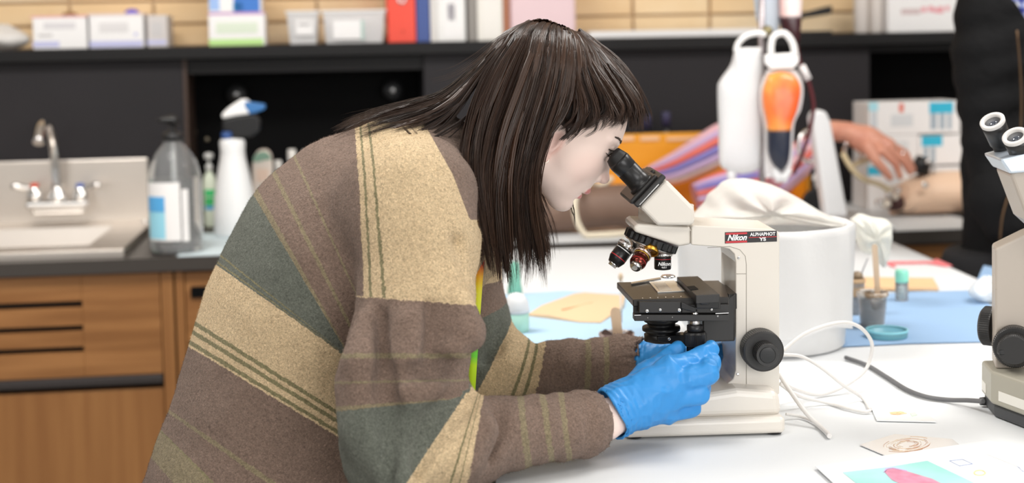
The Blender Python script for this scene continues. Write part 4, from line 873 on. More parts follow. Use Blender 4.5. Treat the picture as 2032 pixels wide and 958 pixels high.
# stage
def zat(p): return p[2]
sp = [N(1256,594,.014),N(1404,590,.014)]; zst_ = sp[0][2]
def ST(x,y): # pixel on the stage top plane
    return Pz(x,y,zst_)
top = [ST(1256,594.5), ST(1446,589), ST(1440,566), ST(1425,556), ST(1224,559.5)]
stg = obj('stage', G().prism([p-np.array([0,0,.0085]) for p in top],(0,0,.0085)), mat('stage_black',(.020,.018,.017),.30), ms, .0012, 2)
def rail(name, x0, x1, y0, y1, off, th, bev=.0008, m=M_blk2): return obj(name, G().prism(NS([(x0,y0),(x1,y0),(x1,y1),(x0,y1)],off), DV*th), m, ms, bev)
rail('guide_rail',1268,1352,599,621,.004,.012); rail('lower_rail',1259,1447,624.5,637,.003,.018); rail('guide_rail',1352.5,1447,604,621,.008,.010); rail('rail_backing',1258,1446,607,624,.0165,.010)
obj('bevel_bar', G().prism(NS([(1352,600),(1381,611),(1381,620),(1352,612)],.001), DV*.006), M_blk, ms, .0005)
for i in range(6): obj('rack_pin', G().lathe([(.0009,.0004),(.0011,0)], ST(1275+15.2*i, 591.5-.6*i)+np.array([0,0,.0001]),(0,0,1),8), M_chrome, ms)
for x,y,r,o_ in ((1284,617,.0022,.004),(1310,614.5,.0018,.004),(1348,615,.0022,.004),(1285,630,.0009,.003),(1334,629,.0009,.003),(1424,627,.0012,.003),(1412,614,.0016,.008)):
    s_ = obj('screw', G().lathe([(.0008,.0009),(r*.7,.0009),(r,.0006),(r,0)],N(x,y,o_),-DV,18), M_chrome, ms)
obj('scale_line', G().prism(NS([(1420,621.2),(1446,620.2),(1446,621.4),(1420,622.6)],.0025), DV*.0005), M_wt, ms)
obj('scale_line', G().prism(NS([(1259,624.8),(1272,624.4),(1272,625.6),(1259,626)],.0025), DV*.0005), M_wt, ms)
# mechanical slide holder
zh = N(1404,583,-.004)[2]; HB = lambda x,y: Pz(x,y,zh)
hb = [HB(1381,586), HB(1428,583.5), HB(1385,547.5), HB(1343,549)]
obj('holder_bar', G().prism([p-np.array([0,0,.010]) for p in hb],(0,0,.010)), M_blk2, ms, .0008)
obj('holder_slot', G().prism([HB(1363,569)+[0,0,.0001],HB(1378,567.5)+[0,0,.0001],HB(1386,574)+[0,0,.0001],HB(1371,576)+[0,0,.0001]],(0,0,.0006)), mat('pit_black',(.003,.003,.003),.7), ms, .0003)
rail('holder_front',1382,1427,594,612,-.002,.018,.001,M_blk); rail('holder_knob',1390,1409,589,605,-.009,.010,.0015,M_blk)
rail('holder_cheek',1418,1430,588,613,.002,.03,.001,M_blk2)
obj('knob_clip', G().tube([N(1386,592,-.006),N(1388,600,-.008)],.0015,8), M_chrome, ms)
obj('slide_finger', G().prism([ST(1252,563.5)+[0,0,.0004],ST(1253,566.5)+[0,0,.0004],ST(1312,556)+[0,0,.0004],ST(1310,553.5)+[0,0,.0004]],(0,0,.0022)), mat('steel_finger',(.75,.74,.72),.25,1.), ms, .0003)
obj('spring_lens', G().lathe([(.0095,0),(.0100,.001),(.0085,.003),(.001,.0034)], ST(1326,551)+[0,0,.0004],seg=28), M_chrome, ms)
gs = obj('glass_slide', G().prism([ST(1288,561)+[0,0,.0003],ST(1305,581)+[0,0,.0003],ST(1358,578.5)+[0,0,.0003],ST(1338,558.5)+[0,0,.0003]],(0,0,.0011)), mat('slide_glass',(.84,.82,.77),.1,trans=.3,coat=.5), origin=ST(1320,570), label='glass slide with a pale specimen clamped on the microscope stage', cat='slide')
obj('specimen', G().prism([ST(1296,563)+[0,0,.0015],ST(1309,579)+[0,0,.0015],ST(1333,577)+[0,0,.0015],ST(1318,561)+[0,0,.0015]],(0,0,.0002)), mat('specimen',(.80,.70,.58),.4,noise=(160,(.86,.78,.66),.4,.6)), gs)
# stage bracket, condenser, knobs
obj('stage_bracket', G().prism(NS([(1394,612),(1446,590),(1459,583),(1459,677),(1394,679)],.034), DV*.11), M_blk2, ms, .002)
obj('bracket_top', G().prism([p-np.array([0,0,.02]) for p in (ST(1446,583),ST(1462,581),ST(1452,563),ST(1430,565))],(0,0,.0195)), M_blk2, ms, .001)
cc = N(1312,640,.085)
cd = obj('condenser', G().lathe([(.020,.012),(.0215,.006),(.0215,.002),(.0175,.000),(.0175,-.004),(.0235,-.0045),(.0240,-.007),(.0235,-.0095),(.019,-.010),(.019,-.013),(.0215,-.014),(.0215,-.022),(.015,-.024)],cc,seg=48), M_blk, ms)
obj('condenser_lens', G().lathe([(.0145,-.0242),(.006,-.026),(.001,-.0262)],cc,seg=28), mat('amber_lens',(.80,.40,.22),.15,.6), cd)
obj('condenser_arm', G().prism(NS([(1305,668),(1362,664),(1362,683),(1338,684),(1305,677)],.060), DV*.02), M_blk, ms, .001)
obj('screw', G().lathe([(.0008,.0009),(.0018,.0009),(.0022,0)],N(1328,672,.060),-DV,16), M_chrome, ms)
kc = N(1379,640,.012); K = lambda py: (640-py)*.598e-3
obj('drive_rod', G().lathe([(.0046,K(634)),(.0046,K(612))],kc,seg=24), M_chrome, ms)
obj('drive_ring', G().lathe([(.0058,K(644)),(.0062,K(643)),(.0062,K(635)),(.0056,K(634))],kc,seg=28), mat('knurl_silver',(.62,.6,.58),.35,1.), ms)
def knurled(g, prof, c, ax, n, depth, u=None):
    ax = np.asarray(ax,float)/np.linalg.norm(ax); uu = np.cross(ax,[.3,.2,.9]); uu/=np.linalg.norm(uu); vv = np.cross(ax,uu)
    rings=[[np.asarray(c)+ax*h+(uu*math.cos(2*math.pi*k/n)+vv*math.sin(2*math.pi*k/n))*(r-(depth if (k%2 and kn) else 0)) for k in range(n)] for r,h,kn in prof]
    return g.loft(rings,smooth=False)
obj('drive_collar', G().lathe([(.0085,K(658)),(.0098,K(655)),(.0098,K(645)),(.0085,K(644))],kc,seg=32), M_blk, ms)
obj('drive_knob', knurled(G(),[(.0125,K(686),0),(.0140,K(684),1),(.0140,K(662),1),(.0125,K(658),0)],kc,(0,0,1),96,.0006), M_blk, ms)
obj('drive_knob', knurled(G(),[(.009,K(712),0),(.0105,K(710),1),(.0105,K(688),1),(.009,K(686),0)],kc,(0,0,1),80,.0005), M_blk, ms)
fk = N(1507,689,.042)
def K2(off): return .042-off
for nm,prof,n,dp in (('coarse_knob',[(.020,.0005,0),(.0246,.0015,0),(.0252,.004,1),(.0252,.022,1),(.0246,.0245,0),(.0225,.0255,0)],120,.0008),('fine_knob',[(.0142,.0256,0),(.0142,.028,1),(.0140,.044,1),(.0132,.0455,0)],90,.0006)):
    obj(nm, knurled(G(),prof,fk,-DV,n,dp), M_blk2, ms)
obj('knob_face', G().lathe([(.0095,.0456),(.0098,.0462),(.0088,.0464),(.001,.0464)],fk,-DV,36), M_blk, ms)
obj('coarse_knob', knurled(G(),[(.0246,.0,0),(.0252,.004,1),(.0252,.022,1),(.0246,.0245,0)],fk+DV*.096+DV*.0005,DV,120,.0008), M_blk2, ms)
obj('lamp_housing', G().lathe([(.017,0),(.019,.002),(.019,.008),(.015,.012)],N(1330,800,.09),seg=32), M_blk, ms)
obj('lamp_glass', G().lathe([(.0149,.0115),(.008,.013),(.001,.0133)],N(1330,800,.09),seg=28), mat('lamp_white',(.8,.8,.78),.2), ms)
# ---------------- cables ----------------
def cabl(name, pts, r, m, label, cat='cable', n=90, parent=None):
    pp=[]
    for x,y,h in pts: q=Pz(x,y,TZ+.0012+r+h); pp.append(q)
    s_=spline(pp,n); 
    return obj(name, G().tube(s_, r, 10), m, parent, **({} if parent else dict(origin=pp[0],label=label,cat=cat)))
M_cw = mat('white_cable',(.70,.68,.66),.45); M_cg = mat('grey_cable',(.13,.13,.135),.5)
c8 = lambda x,y: (x/1.85+1540, y/1.85+440)
def wire(pts, r, m, label):            # (x, y of the enlarged view, depth) - depth None lies on the table
    pp = []
    for q in pts:
        x, y = c8(q[0], q[1]); p = P(x, y, q[2]) if len(q) > 2 else Pz(x, y, TZ+.0014+r)
        p[2] = max(p[2], TZ+.0014+r); pp.append(p)
    return obj('power_cable', G().tube(spline(pp,100), r, 10), m, origin=pp[0], label=label, cat='cable')
wire([(14,482,1.86),(110,408,1.88),(230,370,1.91),(305,385,1.93),(350,440,1.95),(346,500,1.96),(320,553,1.95),(250,603,1.93),(160,634),(70,615,1.89),(22,588,1.87)], .0025, M_cw, 'white cable rising in a loop behind the microscope base')
wire([(22,486,1.85),(95,495,1.86),(165,535,1.86),(250,602,1.865),(318,648),(346,688)], .0023, M_cw, 'thin white cable running down from the focus knob side to the slide card')
wire([(14,594,1.84),(80,638,1.855),(180,662,1.87),(260,683),(322,696),(346,693)], .0023, M_cw, 'white cable lying lowest and ending at the slide card')
wire([(12,560,1.82),(55,625,1.80),(110,700,1.775),(160,750),(186,774),(196,786)], .0030, M_cw, 'thick white cable end with a cut tip right of the microscope base')
wire([(36,706,1.80),(90,715),(140,735),(176,766)], .0018, M_cw, 'faint white lead curving to the cut cable tip')
# ---------------- white bucket with liner bag ----------------
bc = P(1520, 600, 2.27); bc[2] = TZ+.0015
bk = thing('bucket','big white bucket lined with a plastic bag behind the microscope','bucket',bc)
obj('body', G().lathe([(.001,0),(.118,0),(.121,.003),(.131,.175),(.131,.182),(.127,.182),(.117,.006),(.001,.005)],bc,seg=64), mat('bucket_white',(.80,.80,.80),.4,bump=(14,.25,.003)), bk)
rs = np.random.default_rng(5); rings=[]
prof=[(.1335,.035),(.1345,.08),(.1355,.13),(.1365,.178),(.1355,.1865),(.130,.190),(.124,.186),(.118,.155)]
for i,(r,h) in enumerate(prof):
    rings.append([bc+np.array([(r+.0022*math.sin(9*a+i*.7)*(i<5)+.001*math.sin(23*a+i))*math.cos(a),(r+.0022*math.sin(9*a+i*.7)*(i<5))*math.sin(a),h+(.006*math.sin(5*a) if i==0 else 0)]) for a in np.linspace(0,2*math.pi,96,endpoint=False)])
obj('liner', G().loft(rings,caps=False), mat('liner_film',(.80,.80,.80),.3,trans=.15,ior=1.1,bump=(22,.5,.004)), bk)
# clear bag billowing out of the bucket
def billow(name,label,outline,Yc,th,m,seed,ori):
    w = dense([P(x,y,Yc) for x,y in outline],90); rs=np.random.default_rng(seed); c=np.mean(w,axis=0); g=G()
    L=[(1.0,0),(.97,.42),(.88,.72),(.72,.92),(.45,1.0),(.15,1.04)]
    for sgn in (-1,1):
        rg=[[c+(p-c)*k*(1+(.012 if 0<j<4 else 0)*math.sin(i*.8+seed+j*1.3))+np.array([0,sgn*th/2*h*(1+.10*math.sin(i*.45+j+seed)),0]) for i,p in enumerate(w)] for j,(k,h) in enumerate(L)]
        g.loft(rg,caps=False); g.add(rg[-1],[tuple(range(len(w)))],True)
    return obj(name,g,m,origin=ori,label=label,cat='bag')
M_lb = mat('translucent_film',(.93,.91,.87),.35,trans=.45,ior=1.06,bump=(16,.7,.003))
billow('clear_bag','translucent plastic bag billowing up from the white bucket',[(1372,432),(1396,412),(1412,388),(1440,364),(1480,357),(1530,366),(1580,390),(1630,420),(1672,440),(1655,442),(1580,440),(1480,440),(1400,440)],2.30,.20,M_lb,2,P(1520,440,2.3))
billow('clear_bag','limp translucent bag end hanging over to the right of the bucket',[(1690,436),(1706,424),(1730,430),(1760,436),(1768,456),(1762,500),(1752,530),(1735,505),(1712,500),(1698,470)],2.56,.07,mat('translucent_film2',(.92,.91,.84),.35,trans=.4,ior=1.06,bump=(16,.7,.003)),6,Pz(1740,545))
# ---------------- pads, cups and small things on the table ----------------
def flat(name,pts,th,m,label,cat,lift=.0012,bev=0,parent=None,group=None):
    pp=[Pz(x,y,TZ+lift) for x,y in pts]; c=np.mean(pp,axis=0)
    return obj(name,G().prism(pp,(0,0,th)),m,parent,bev,**({} if parent else dict(origin=c,label=label,cat=cat,group=group)))
M_pad = mat('blue_pad',(.28,.43,.64),.7,bump=(25,.2,.002))
flat('absorbent_pad',[(1655,588),(1808,580),(1940,577),(1992,640),(1994,678),(1803,682),(1640,690)],.0016,M_pad,'light blue absorbent pad on the right of the bucket under the cups','pad')
flat('absorbent_pad',[(1000,586),(1120,578),(1262,584),(1300,690),(1130,700),(985,690)],.0016,mat('blue_pad_left',(.42,.60,.77),.7,bump=(25,.2,.002)),'pale blue absorbent pad under the brown paper towel','pad')
TL=.0030
pt=[(1048,627),(1075,612),(1140,585),(1160,581),(1240,590),(1236,612),(1192,641),(1150,640),(1090,632)]
pp=[Pz(x,y,TZ+TL) for x,y in pt]; g=G(); c=np.mean(pp,axis=0); top=[p+np.array([0,0,.0035+.0025*math.sin(i*1.7)]) for i,p in enumerate(pp)]
g.loft([pp,top],caps=False,smooth=False); cen=c+np.array([0,0,.010]); n=len(top); g.add(top+[cen],[(i,(i+1)%n,n) for i in range(n)]); g.add(pp,[tuple(range(n))])
pt_=obj('paper_towel',g,mat('kraft_towel',(.70,.50,.31),.85,bump=(30,.4,.003)),origin=c,label='folded brown kraft paper towel on the left blue pad',cat='paper towel')
obj('fold_edge',G().tube([Pz(1115,614,TZ+.0125),Pz(1175,600,TZ+.0115)],.0012,6),mat('kraft_fold',(.66,.44,.26),.85),pt_)
M_cup=mat('clear_cup',(.92,.92,.92),.12,trans=.8,ior=1.2); M_goo=mat('brown_sludge',(.13,.085,.05),.4,noise=(40,(.30,.22,.14),.4,.65),bump=(60,.5,.003))
M_stick=mat('birch_stick',(.70,.52,.36),.7,noise=(8,(.76,.58,.42),.3,.7,(8,8,1)))
def cup(label,px,pyb,w,pyt,goo,stick=None,r_b=.8,goom=M_goo,rimm=None,name='sample_cup'):
    c=Pz(px,pyb,TZ+TL); Y=c[1]; R=w/2*Y/F; H=(pyb-pyt)*Y/F*1.0; c=c+np.array([0,R*r_b,0])
    t=thing(name,label,'cup',c)
    obj('wall',G().lathe([(R*r_b,0),(R*r_b,.0015),(R,H),(R*1.05,H+.001),(R*1.05,H+.0025),(R*.97,H+.0025),(R*.95,H-.001),(R*r_b*.95,.003)],c,seg=36,caps=False),M_cup,t)
    rg=[]
    rs=np.random.default_rng(int(px))
    for h,k in ((.0025,.90),(H*.45,.93),(H*goo,.95)):
        rr=R*(r_b+(1-r_b)*h/H)*k; rg.append([c+np.array([rr*math.cos(a),rr*math.sin(a),h+(.006*R/.02*math.sin(3*a+px) if h>H*.5 else 0)]) for a in np.linspace(0,2*math.pi,32,endpoint=False)])
    obj('contents',G().loft(rg),goom,t)
    if rimm: obj('smear',G().lathe([(R*.955,H*goo),(R*.965,H),(R*1.0,H+.003),(R*1.06,H+.0028),(R*1.06,H*.93)],c,seg=30,caps=False),rimm,t)
    return t,c,R,H
M_smear=mat('brown_smear',(.30,.20,.12),.5,noise=(70,(.75,.70,.64),.42,.6))
t,c,R,H=cup('clear cup of grey brown sludge with a wooden stick on the right blue pad',1737,652,60,584,.86,rimm=M_smear)
st_=[P(1731,487,c[1]+.004),P(1742,487,c[1]+.004)]
def stick(label,p0,p1,w,th=.0016,m=M_stick):
    p0,p1=np.asarray(p0,float),np.asarray(p1,float); d=p1-p0; L=np.linalg.norm(d); d/=L; u=np.cross(d,[0,1,0]); u/=np.linalg.norm(u); nn=np.cross(u,d); pr=[]
    for k in range(9): a=math.pi*k/8; pr.append(p1+u*w*math.cos(a)+d*w*math.sin(a))
    for k in range(9): a=math.pi+math.pi*k/8; pr.append(p0+u*w*math.cos(a)+d*w*math.sin(a))
    return obj('craft_stick',G().prism(pr,nn*th),m,origin=p0,label=label,cat='stick')
stick('tall wooden craft stick standing in the right sludge cup',P(1743,600,c[1]),P(1736,490,c[1]),.0046)
t,c,R,H=cup('dark cup half hidden behind the bucket with a thin rod in it',1700,626,40,556,.55,goom=mat('dark_sludge',(.025,.03,.04),.4),rimm=mat('tan_smear',(.48,.32,.18),.6))
obj('thin_rod',G().tube([P(1700,566,c[1]),P(1722,512,c[1])],.0012,8),mat('grey_rod',(.22,.22,.24),.4),origin=P(1700,560,c[1]),label='thin grey rod leaning in the dark cup behind the bucket',cat='rod')
obj('sludge_lump',G().ball(P(1701,547,c[1]),(.010,.010,.008),18,10),M_goo,origin=P(1701,547,c[1]),label='lump of brown sludge heaped over the dark cup rim',cat='clay')
t,c,R,H=cup('shallow paper cup smeared with dark brown sludge behind her far sleeve',1226,706,68,668,.93,goom=mat('choco_sludge',(.06,.025,.015),.45,bump=(60,.6,.003)),rimm=mat('dark_smear',(.10,.04,.03),.5,noise=(60,(.72,.62,.58),.45,.62)))
stick('short wooden craft stick standing in the cup behind her far sleeve',P(1228,682,c[1]-.004),P(1221,619,c[1]),.0075)
# green capped vial, wood block, dish, red strip
c=Pz(1793,598,TZ+TL); R=13.5*c[1]/F; H=38*c[1]/F; c=c+np.array([0,R,0]); t=thing('sample_vial','clear vial with a mint green cap standing on the right blue pad','vial',c)
obj('wall',G().lathe([(.001,0),(R*.9,0),(R*.95,.001),(R*.95,H),(R*.86,H),(R*.86,.002),(.001,.002)],c,seg=28),M_cup,t)
obj('contents',G().lathe([(R*.8,.003),(R*.82,H*.9),(.001,H*.92)],c,seg=24),mat('pale_mint',(.60,.80,.76),.4,trans=.3),t)
obj('cap',G().lathe([(R,H*.98),(R*1.02,H*1.04),(R*1.0,H*1.5),(R*.9,H*1.62),(.001,H*1.66)],c,seg=28),mat('mint_cap',(.30,.78,.58),.4),t)
w_=[Pz(x,y,TZ+TL) for x,y in ((1706,574),(1862,578),(1852,558),(1710,556))]
obj('wood_block',G().prism(w_,(0,0,.007)),mat('bare_pine',(.80,.54,.31),.6,noise=(5,(.74,.47,.26),.3,.7,(1,6,6))),origin=np.mean(w_,axis=0),bevel=.001,label='flat bare wooden block behind the green capped vial',cat='block')
c=Pz(1760,668,TZ+TL); R=41*c[1]/F; t=thing('petri_dish','shallow cyan tinted dish in front of the sludge cup','dish',c)
obj('dish',G().lathe([(.001,0),(R*.96,0),(R*.98,.001),(R,.011),(R*.97,.011),(R*.95,.002),(.001,.0018)],c,seg=48),mat('cyan_plastic',(.36,.72,.80),.2,trans=.55,ior=1.2),t)
obj('rim',G().lathe([(R*.955,.0112),(R*.955,.0125),(R*1.015,.0125),(R*1.015,.0095)],c,seg=48,caps=False),mat('cyan_rim',(.28,.66,.76),.3),t)
flat('plastic_strip',[(1754,520),(1850,519),(1858,514),(1890,528),(1876,529),(1840,523),(1772,524),(1778,531),(1768,529)],.0015,mat('red_strip',(.82,.20,.22),.5),'thin red plastic strip near the far right corner of the table','strip')
film_bag('crumpled_film','small crumpled ball of clear film at the right table edge','film',Pz(1958,598,TZ+TL),(.032,.032),.045,9,m=mat('clear_crumple',(.84,.88,.92),.3,trans=.3,ior=1.1,bump=(30,.6,.004)))
flat('blue_flap',[(1938,560),(1952,528),(1990,536),(1985,572)],.002,M_pad,'blue pad corner folded by the right table edge','pad')
# white tub with mint contents
c=Pz(1026,662,TZ+TL); R=25*c[1]/F; t=thing('specimen_tub','squat tub with a mint green base and white domed top beside her chest','tub',c+np.array([0,R,0])); c=c+np.array([0,R,0])
obj('base',G().lathe([(.001,0),(R*.95,0),(R,.002),(R,.030),(R*.9,.031)],c,seg=32),mat('mint_plastic',(.52,.82,.70),.35,trans=.3,ior=1.2),t)
obj('dome',G().lathe([(R*1.0,.0312),(R*1.04,.036),(R*.95,.050),(R*.6,.062),(.001,.065)],c,seg=32),mat('white_dome',(.84,.85,.86),.35,trans=.2,ior=1.2),t)
c=Pz(1022,585,TZ+.0012); obj('green_bottle_cap',G().lathe([(.014,0),(.014,.012),(.012,.02),(.010,.06),(.006,.064),(.001,.064)],c,seg=24),mat('sea_green',(.25,.62,.48),.35,trans=.3),origin=c,label='sea green tube standing behind the tips of her hair',cat='tube')
c=Pz(1233,640,TZ+TL); t=thing('glass_pipette','thin clear pipette with a tan bulb standing left of the stage','pipette',c)
obj('barrel',G().tube([c,c+np.array([0,0,.072])],[.0012,.0026],10),mat('clear_tube',(.93,.93,.92),.1,trans=.85,ior=1.2),t); obj('bulb',G().ball(c+np.array([0,0,.078]),(.004,.004,.007),14,10),mat('tan_bulb',(.62,.47,.32),.5),t)
# slides, drawing and printed sheets in the right foreground
sl_=flat('slide_card',[(1728,809),(1822,806),(1858,838),(1740,835)],.0012,mat('card_glossy',(.80,.81,.81),.3),'white slide card with tiny red and green stains at the cable ends','slide')
flat('stain',[(1765,818),(1788,816),(1800,820),(1782,823),(1768,822)],.0003,mat('stain_red',(.80,.42,.22),.6,noise=(300,(.84,.66,.40),.4,.6)),'','',.0026,0,sl_); flat('stain',[(1806,820),(1816,818),(1820,823),(1810,826)],.0003,mat('stain_green',(.62,.80,.62),.6),'','',.0026,0,sl_)
fl=flat('clear_sheet',[(1706,883),(1776,862),(1890,872),(1905,884),(1850,893),(1758,905)],.0008,mat('sheet_film',(.76,.75,.74),.2,coat=.3),'clear sheet with a sketchy brown oval specimen behind the printed page','sheet')
rs=np.random.default_rng(11); lg=[G(),G()]
c0=np.array([1800.,881.])
for k in range(64):
    a0=rs.uniform(0,6.28); n=6; kk=rs.uniform(.3,1)
    pts=[]
    for j in range(n):
        a=a0+j*.16; rx,ry=52*kk,15*kk; x=c0[0]+rx*math.cos(a)+ (ry*math.sin(a))*.2; y=c0[1]+ry*math.sin(a)-rx*math.cos(a)*.10; pts.append(Pz(x,y,TZ+.00225))
    lg[k%2].tube(pts,.00022,4)
obj('specimen_lines',lg[0],mat('rust_line',(.55,.30,.18),.7),fl,kind='stuff'); obj('specimen_lines',lg[1],mat('tan_line',(.74,.60,.45),.7),fl,kind='stuff')
pg=flat('printed_page',[(1618,926),(1750,905),(1962,874),(2060,898),(2230,960),(2050,1100),(1720,1020)],.0006,mat('page_white',(.76,.76,.77),.5),'white printed page with a teal and pink micrograph at the bottom right','paper',.0030)
pic=flat('picture',[(1672,937),(1760,927),(1840,914),(1970,975),(1940,1030),(1750,1000)],.0002,mat('teal_print',(.27,.60,.55),.5,noise=(7,(.45,.72,.74),.35,.65)),'','',.0038,0,pg)
for pts,m in (([(1755,936),(1760,931),(1772,929),(1800,935),(1850,950),(1900,975),(1890,995),(1820,975),(1770,952)],mat('pink_tissue',(.56,.20,.30),.5,noise=(60,(.66,.30,.42),.35,.65))),):
    flat('tissue',pts,.0002,m,'','',.0042,0,pic)
flat('tissue_edge',[(1753,937),(1757,929),(1772,927),(1800,933),(1800,935),(1772,929.5),(1760,931.5),(1756,937)],.0002,mat('violet_edge',(.55,.42,.68),.5),'','',.0042,0,pic)
for pts in ([(1884,914),(1910,911),(1930,920),(1904,924)],[(2018,924),(2040,921),(2055,930),(2030,935)]):
    for i in range(4):
        p0,p1=pts[i],pts[(i+1)%4]; obj('caption_outline',G().tube([Pz(*p0,TZ+.0039),Pz(*p1,TZ+.0039)],.0003,4),mat('ink_blue',(.25,.35,.62),.6),pg)
cc_=[(1944+11*math.cos(a),938+5*math.sin(a)) for a in np.linspace(0,6.28,20)]; obj('yellow_mark',G().tube([Pz(x,y,TZ+.0039) for x,y in cc_],.0007,6),mat('yellow_ink',(.85,.68,.30),.6),pg)
flat('grey_panel',[(1958,901),(2000,896),(2100,935),(2030,930)],.0002,mat('pale_panel',(.78,.78,.77),.6),'','',.0038,0,pg)
# ---------------- second microscope at the right edge ----------------
M_bg=mat('beige_enamel',(.42,.37,.32),.38,bump=(800,.04,.0003)); M_olive=mat('grey_green_enamel',(.36,.34,.28),.42,bump=(500,.06,.0004))
m2=thing('microscope','beige microscope cut off by the right edge of the picture','microscope',(.72,1.80,TZ+.001),0)
fp=[(.597,1.852),(.5896,1.791),(.628,1.665),(.80,1.62),(.86,1.66),(.86,1.852)]
obj('rubber_base',G().prism([(x+.004,y,tz) for x,y in fp],(0,0,.016)),mat('rubber_dark',(.05,.052,.056),.5),m2,.003)
obj('base',G().prism([(x,y,tz+.0162) for x,y in fp],(0,0,.042)),M_olive,m2,.004,3)
zt2=tz+.0584
cp=[P(x,y,1.80) for x,y in ((1975,752),(1975,494),(2032,466),(2100,436),(2200,430),(2200,752))]
for p in (cp[0],cp[-1]): p[2]=zt2
obj('column',G().prism(cp,(.012,.05,0)),M_bg,m2,.003,3)
obj('panel_seam',G().tube([P(1976,574,1.80)+np.array([.0,-.0004,0]),P(1976,574,1.80)+np.array([.0118,.05,0])],.0005,6),M_seam,m2)
for y in (496,552): obj('screw',G().lathe([(.0006,.0006),(.0016,.0006),(.0018,0)],P(1976,y,1.80)+np.array([.0055,.025,.0]),(-1,-.2,0),10),mat('screw_beige',(.5,.46,.4),.4),m2)
obj('stickers',G().prism([P(x,y,1.722) for x,y in ((1981,792),(2031,806),(2031,825),(1981,808))],(-.0004,.0,0)),M_white,m2) if False else None
def onface(p,q,u0,u1,z0,z1,name,m,eps=.0006):
    p,q=np.array([*p,0.]),np.array([*q,0.]); d=q-p; nn=np.array([d[1],-d[0],0]); nn/=np.linalg.norm(nn); nn=-nn if nn[0]>0 else nn
    a,b=p+d*u0,p+d*u1; obj(name,G().prism([a+[0,0,z0],b+[0,0,z0],b+[0,0,z1],a+[0,0,z1]],nn*eps),m,m2)
onface(fp[1],fp[2],.12,.60,tz+.024,tz+.036,'sticker',mat('sticker_white',(.74,.72,.66),.5)); onface(fp[0],fp[1],.1,.5,tz+.022,tz+.034,'sticker',MATS['sticker_white'])
k2=P(2022,692,1.775)
obj('focus_knob',knurled(G(),[(.019,0,0),(.0255,.001,0),(.026,.003,1),(.026,.016,1),(.024,.018,0),(.020,.0182,0),(.020,.024,1),(.020,.034,1),(.017,.036,0)],k2+np.array([.003,.024,0]),(-.35,-.94,0),120,.0008),M_blk2,m2)
obj('knob_lever',G().box(k2+np.array([-.026,-.006,-.006]),k2+np.array([-.019,.004,.0]) ),M_blk,m2,.001)
obj('focus_knob',knurled(G(),[(.019,0,0),(.025,.001,0),(.0255,.003,1),(.0255,.014,1),(.022,.017,0)],P(1958,648,1.86)+np.array([.012,.0,0]),(-.8,.6,0),110,.0008),M_blk2,m2)
obj('head',G().prism([P(x,y,1.775) for x,y in ((2004,345),(2032,325),(2130,330),(2150,470),(2075,472),(2040,440))],(.012,.09,0)),M_bg,m2,.004,3)
obj('head_plate',G().prism([P(x,y,1.77) for x,y in ((1984,316),(2050,300),(2090,330),(2032,343),(2004,345))],(.012,.10,0)),mat('pale_blue_steel',(.55,.62,.70),.3,.6),m2,.003)
ea=np.array([-.46,-.46,.76]); ea/=np.linalg.norm(ea)
for (x,y,Y) in ((1969,240,1.83),(2014,270,1.775)):
    tp=P(x,y,Y); e_=obj('eyepiece',G().lathe([(.0125,-.062),(.0125,-.040),(.0115,-.039),(.0115,-.036),(.0142,-.035),(.0150,-.012),(.0155,-.003)],tp,ea,36),M_blk2,m2)
    obj('eye_ring',G().lathe([(.0155,-.003),(.0158,.0005),(.0135,.0014),(.0105,.0008),(.0102,-.004)],tp,ea,36,caps=False),mat('white_ring',(.66,.64,.62),.5),e_)
    obj('eye_lens',G().lathe([(.0102,-.003),(.001,-.0025)],tp,ea,28),M_glass,e_)
c_=P(1948,796,1.845)
cabl('power_cord',[(1951,796,.012),(1920,794,.006),(1880,793,0),(1838,787,0),(1800,773,0),(1760,748,0),(1722,725,0),(1678,709,0)],.0030,M_cg,'','',parent=m2)
obj('cord_boot',G().tube([c_+np.array([.012,0,.0]),c_+np.array([-.002,0,0])],[.0065,.005],12),M_dark,m2)
# ---------------- the woman: body, sweater, hair, gloves ----------------
YM = 1.81; KM = YM/F
A3 = lambda *q: [P(x, y, Y) for x, y, Y in q]
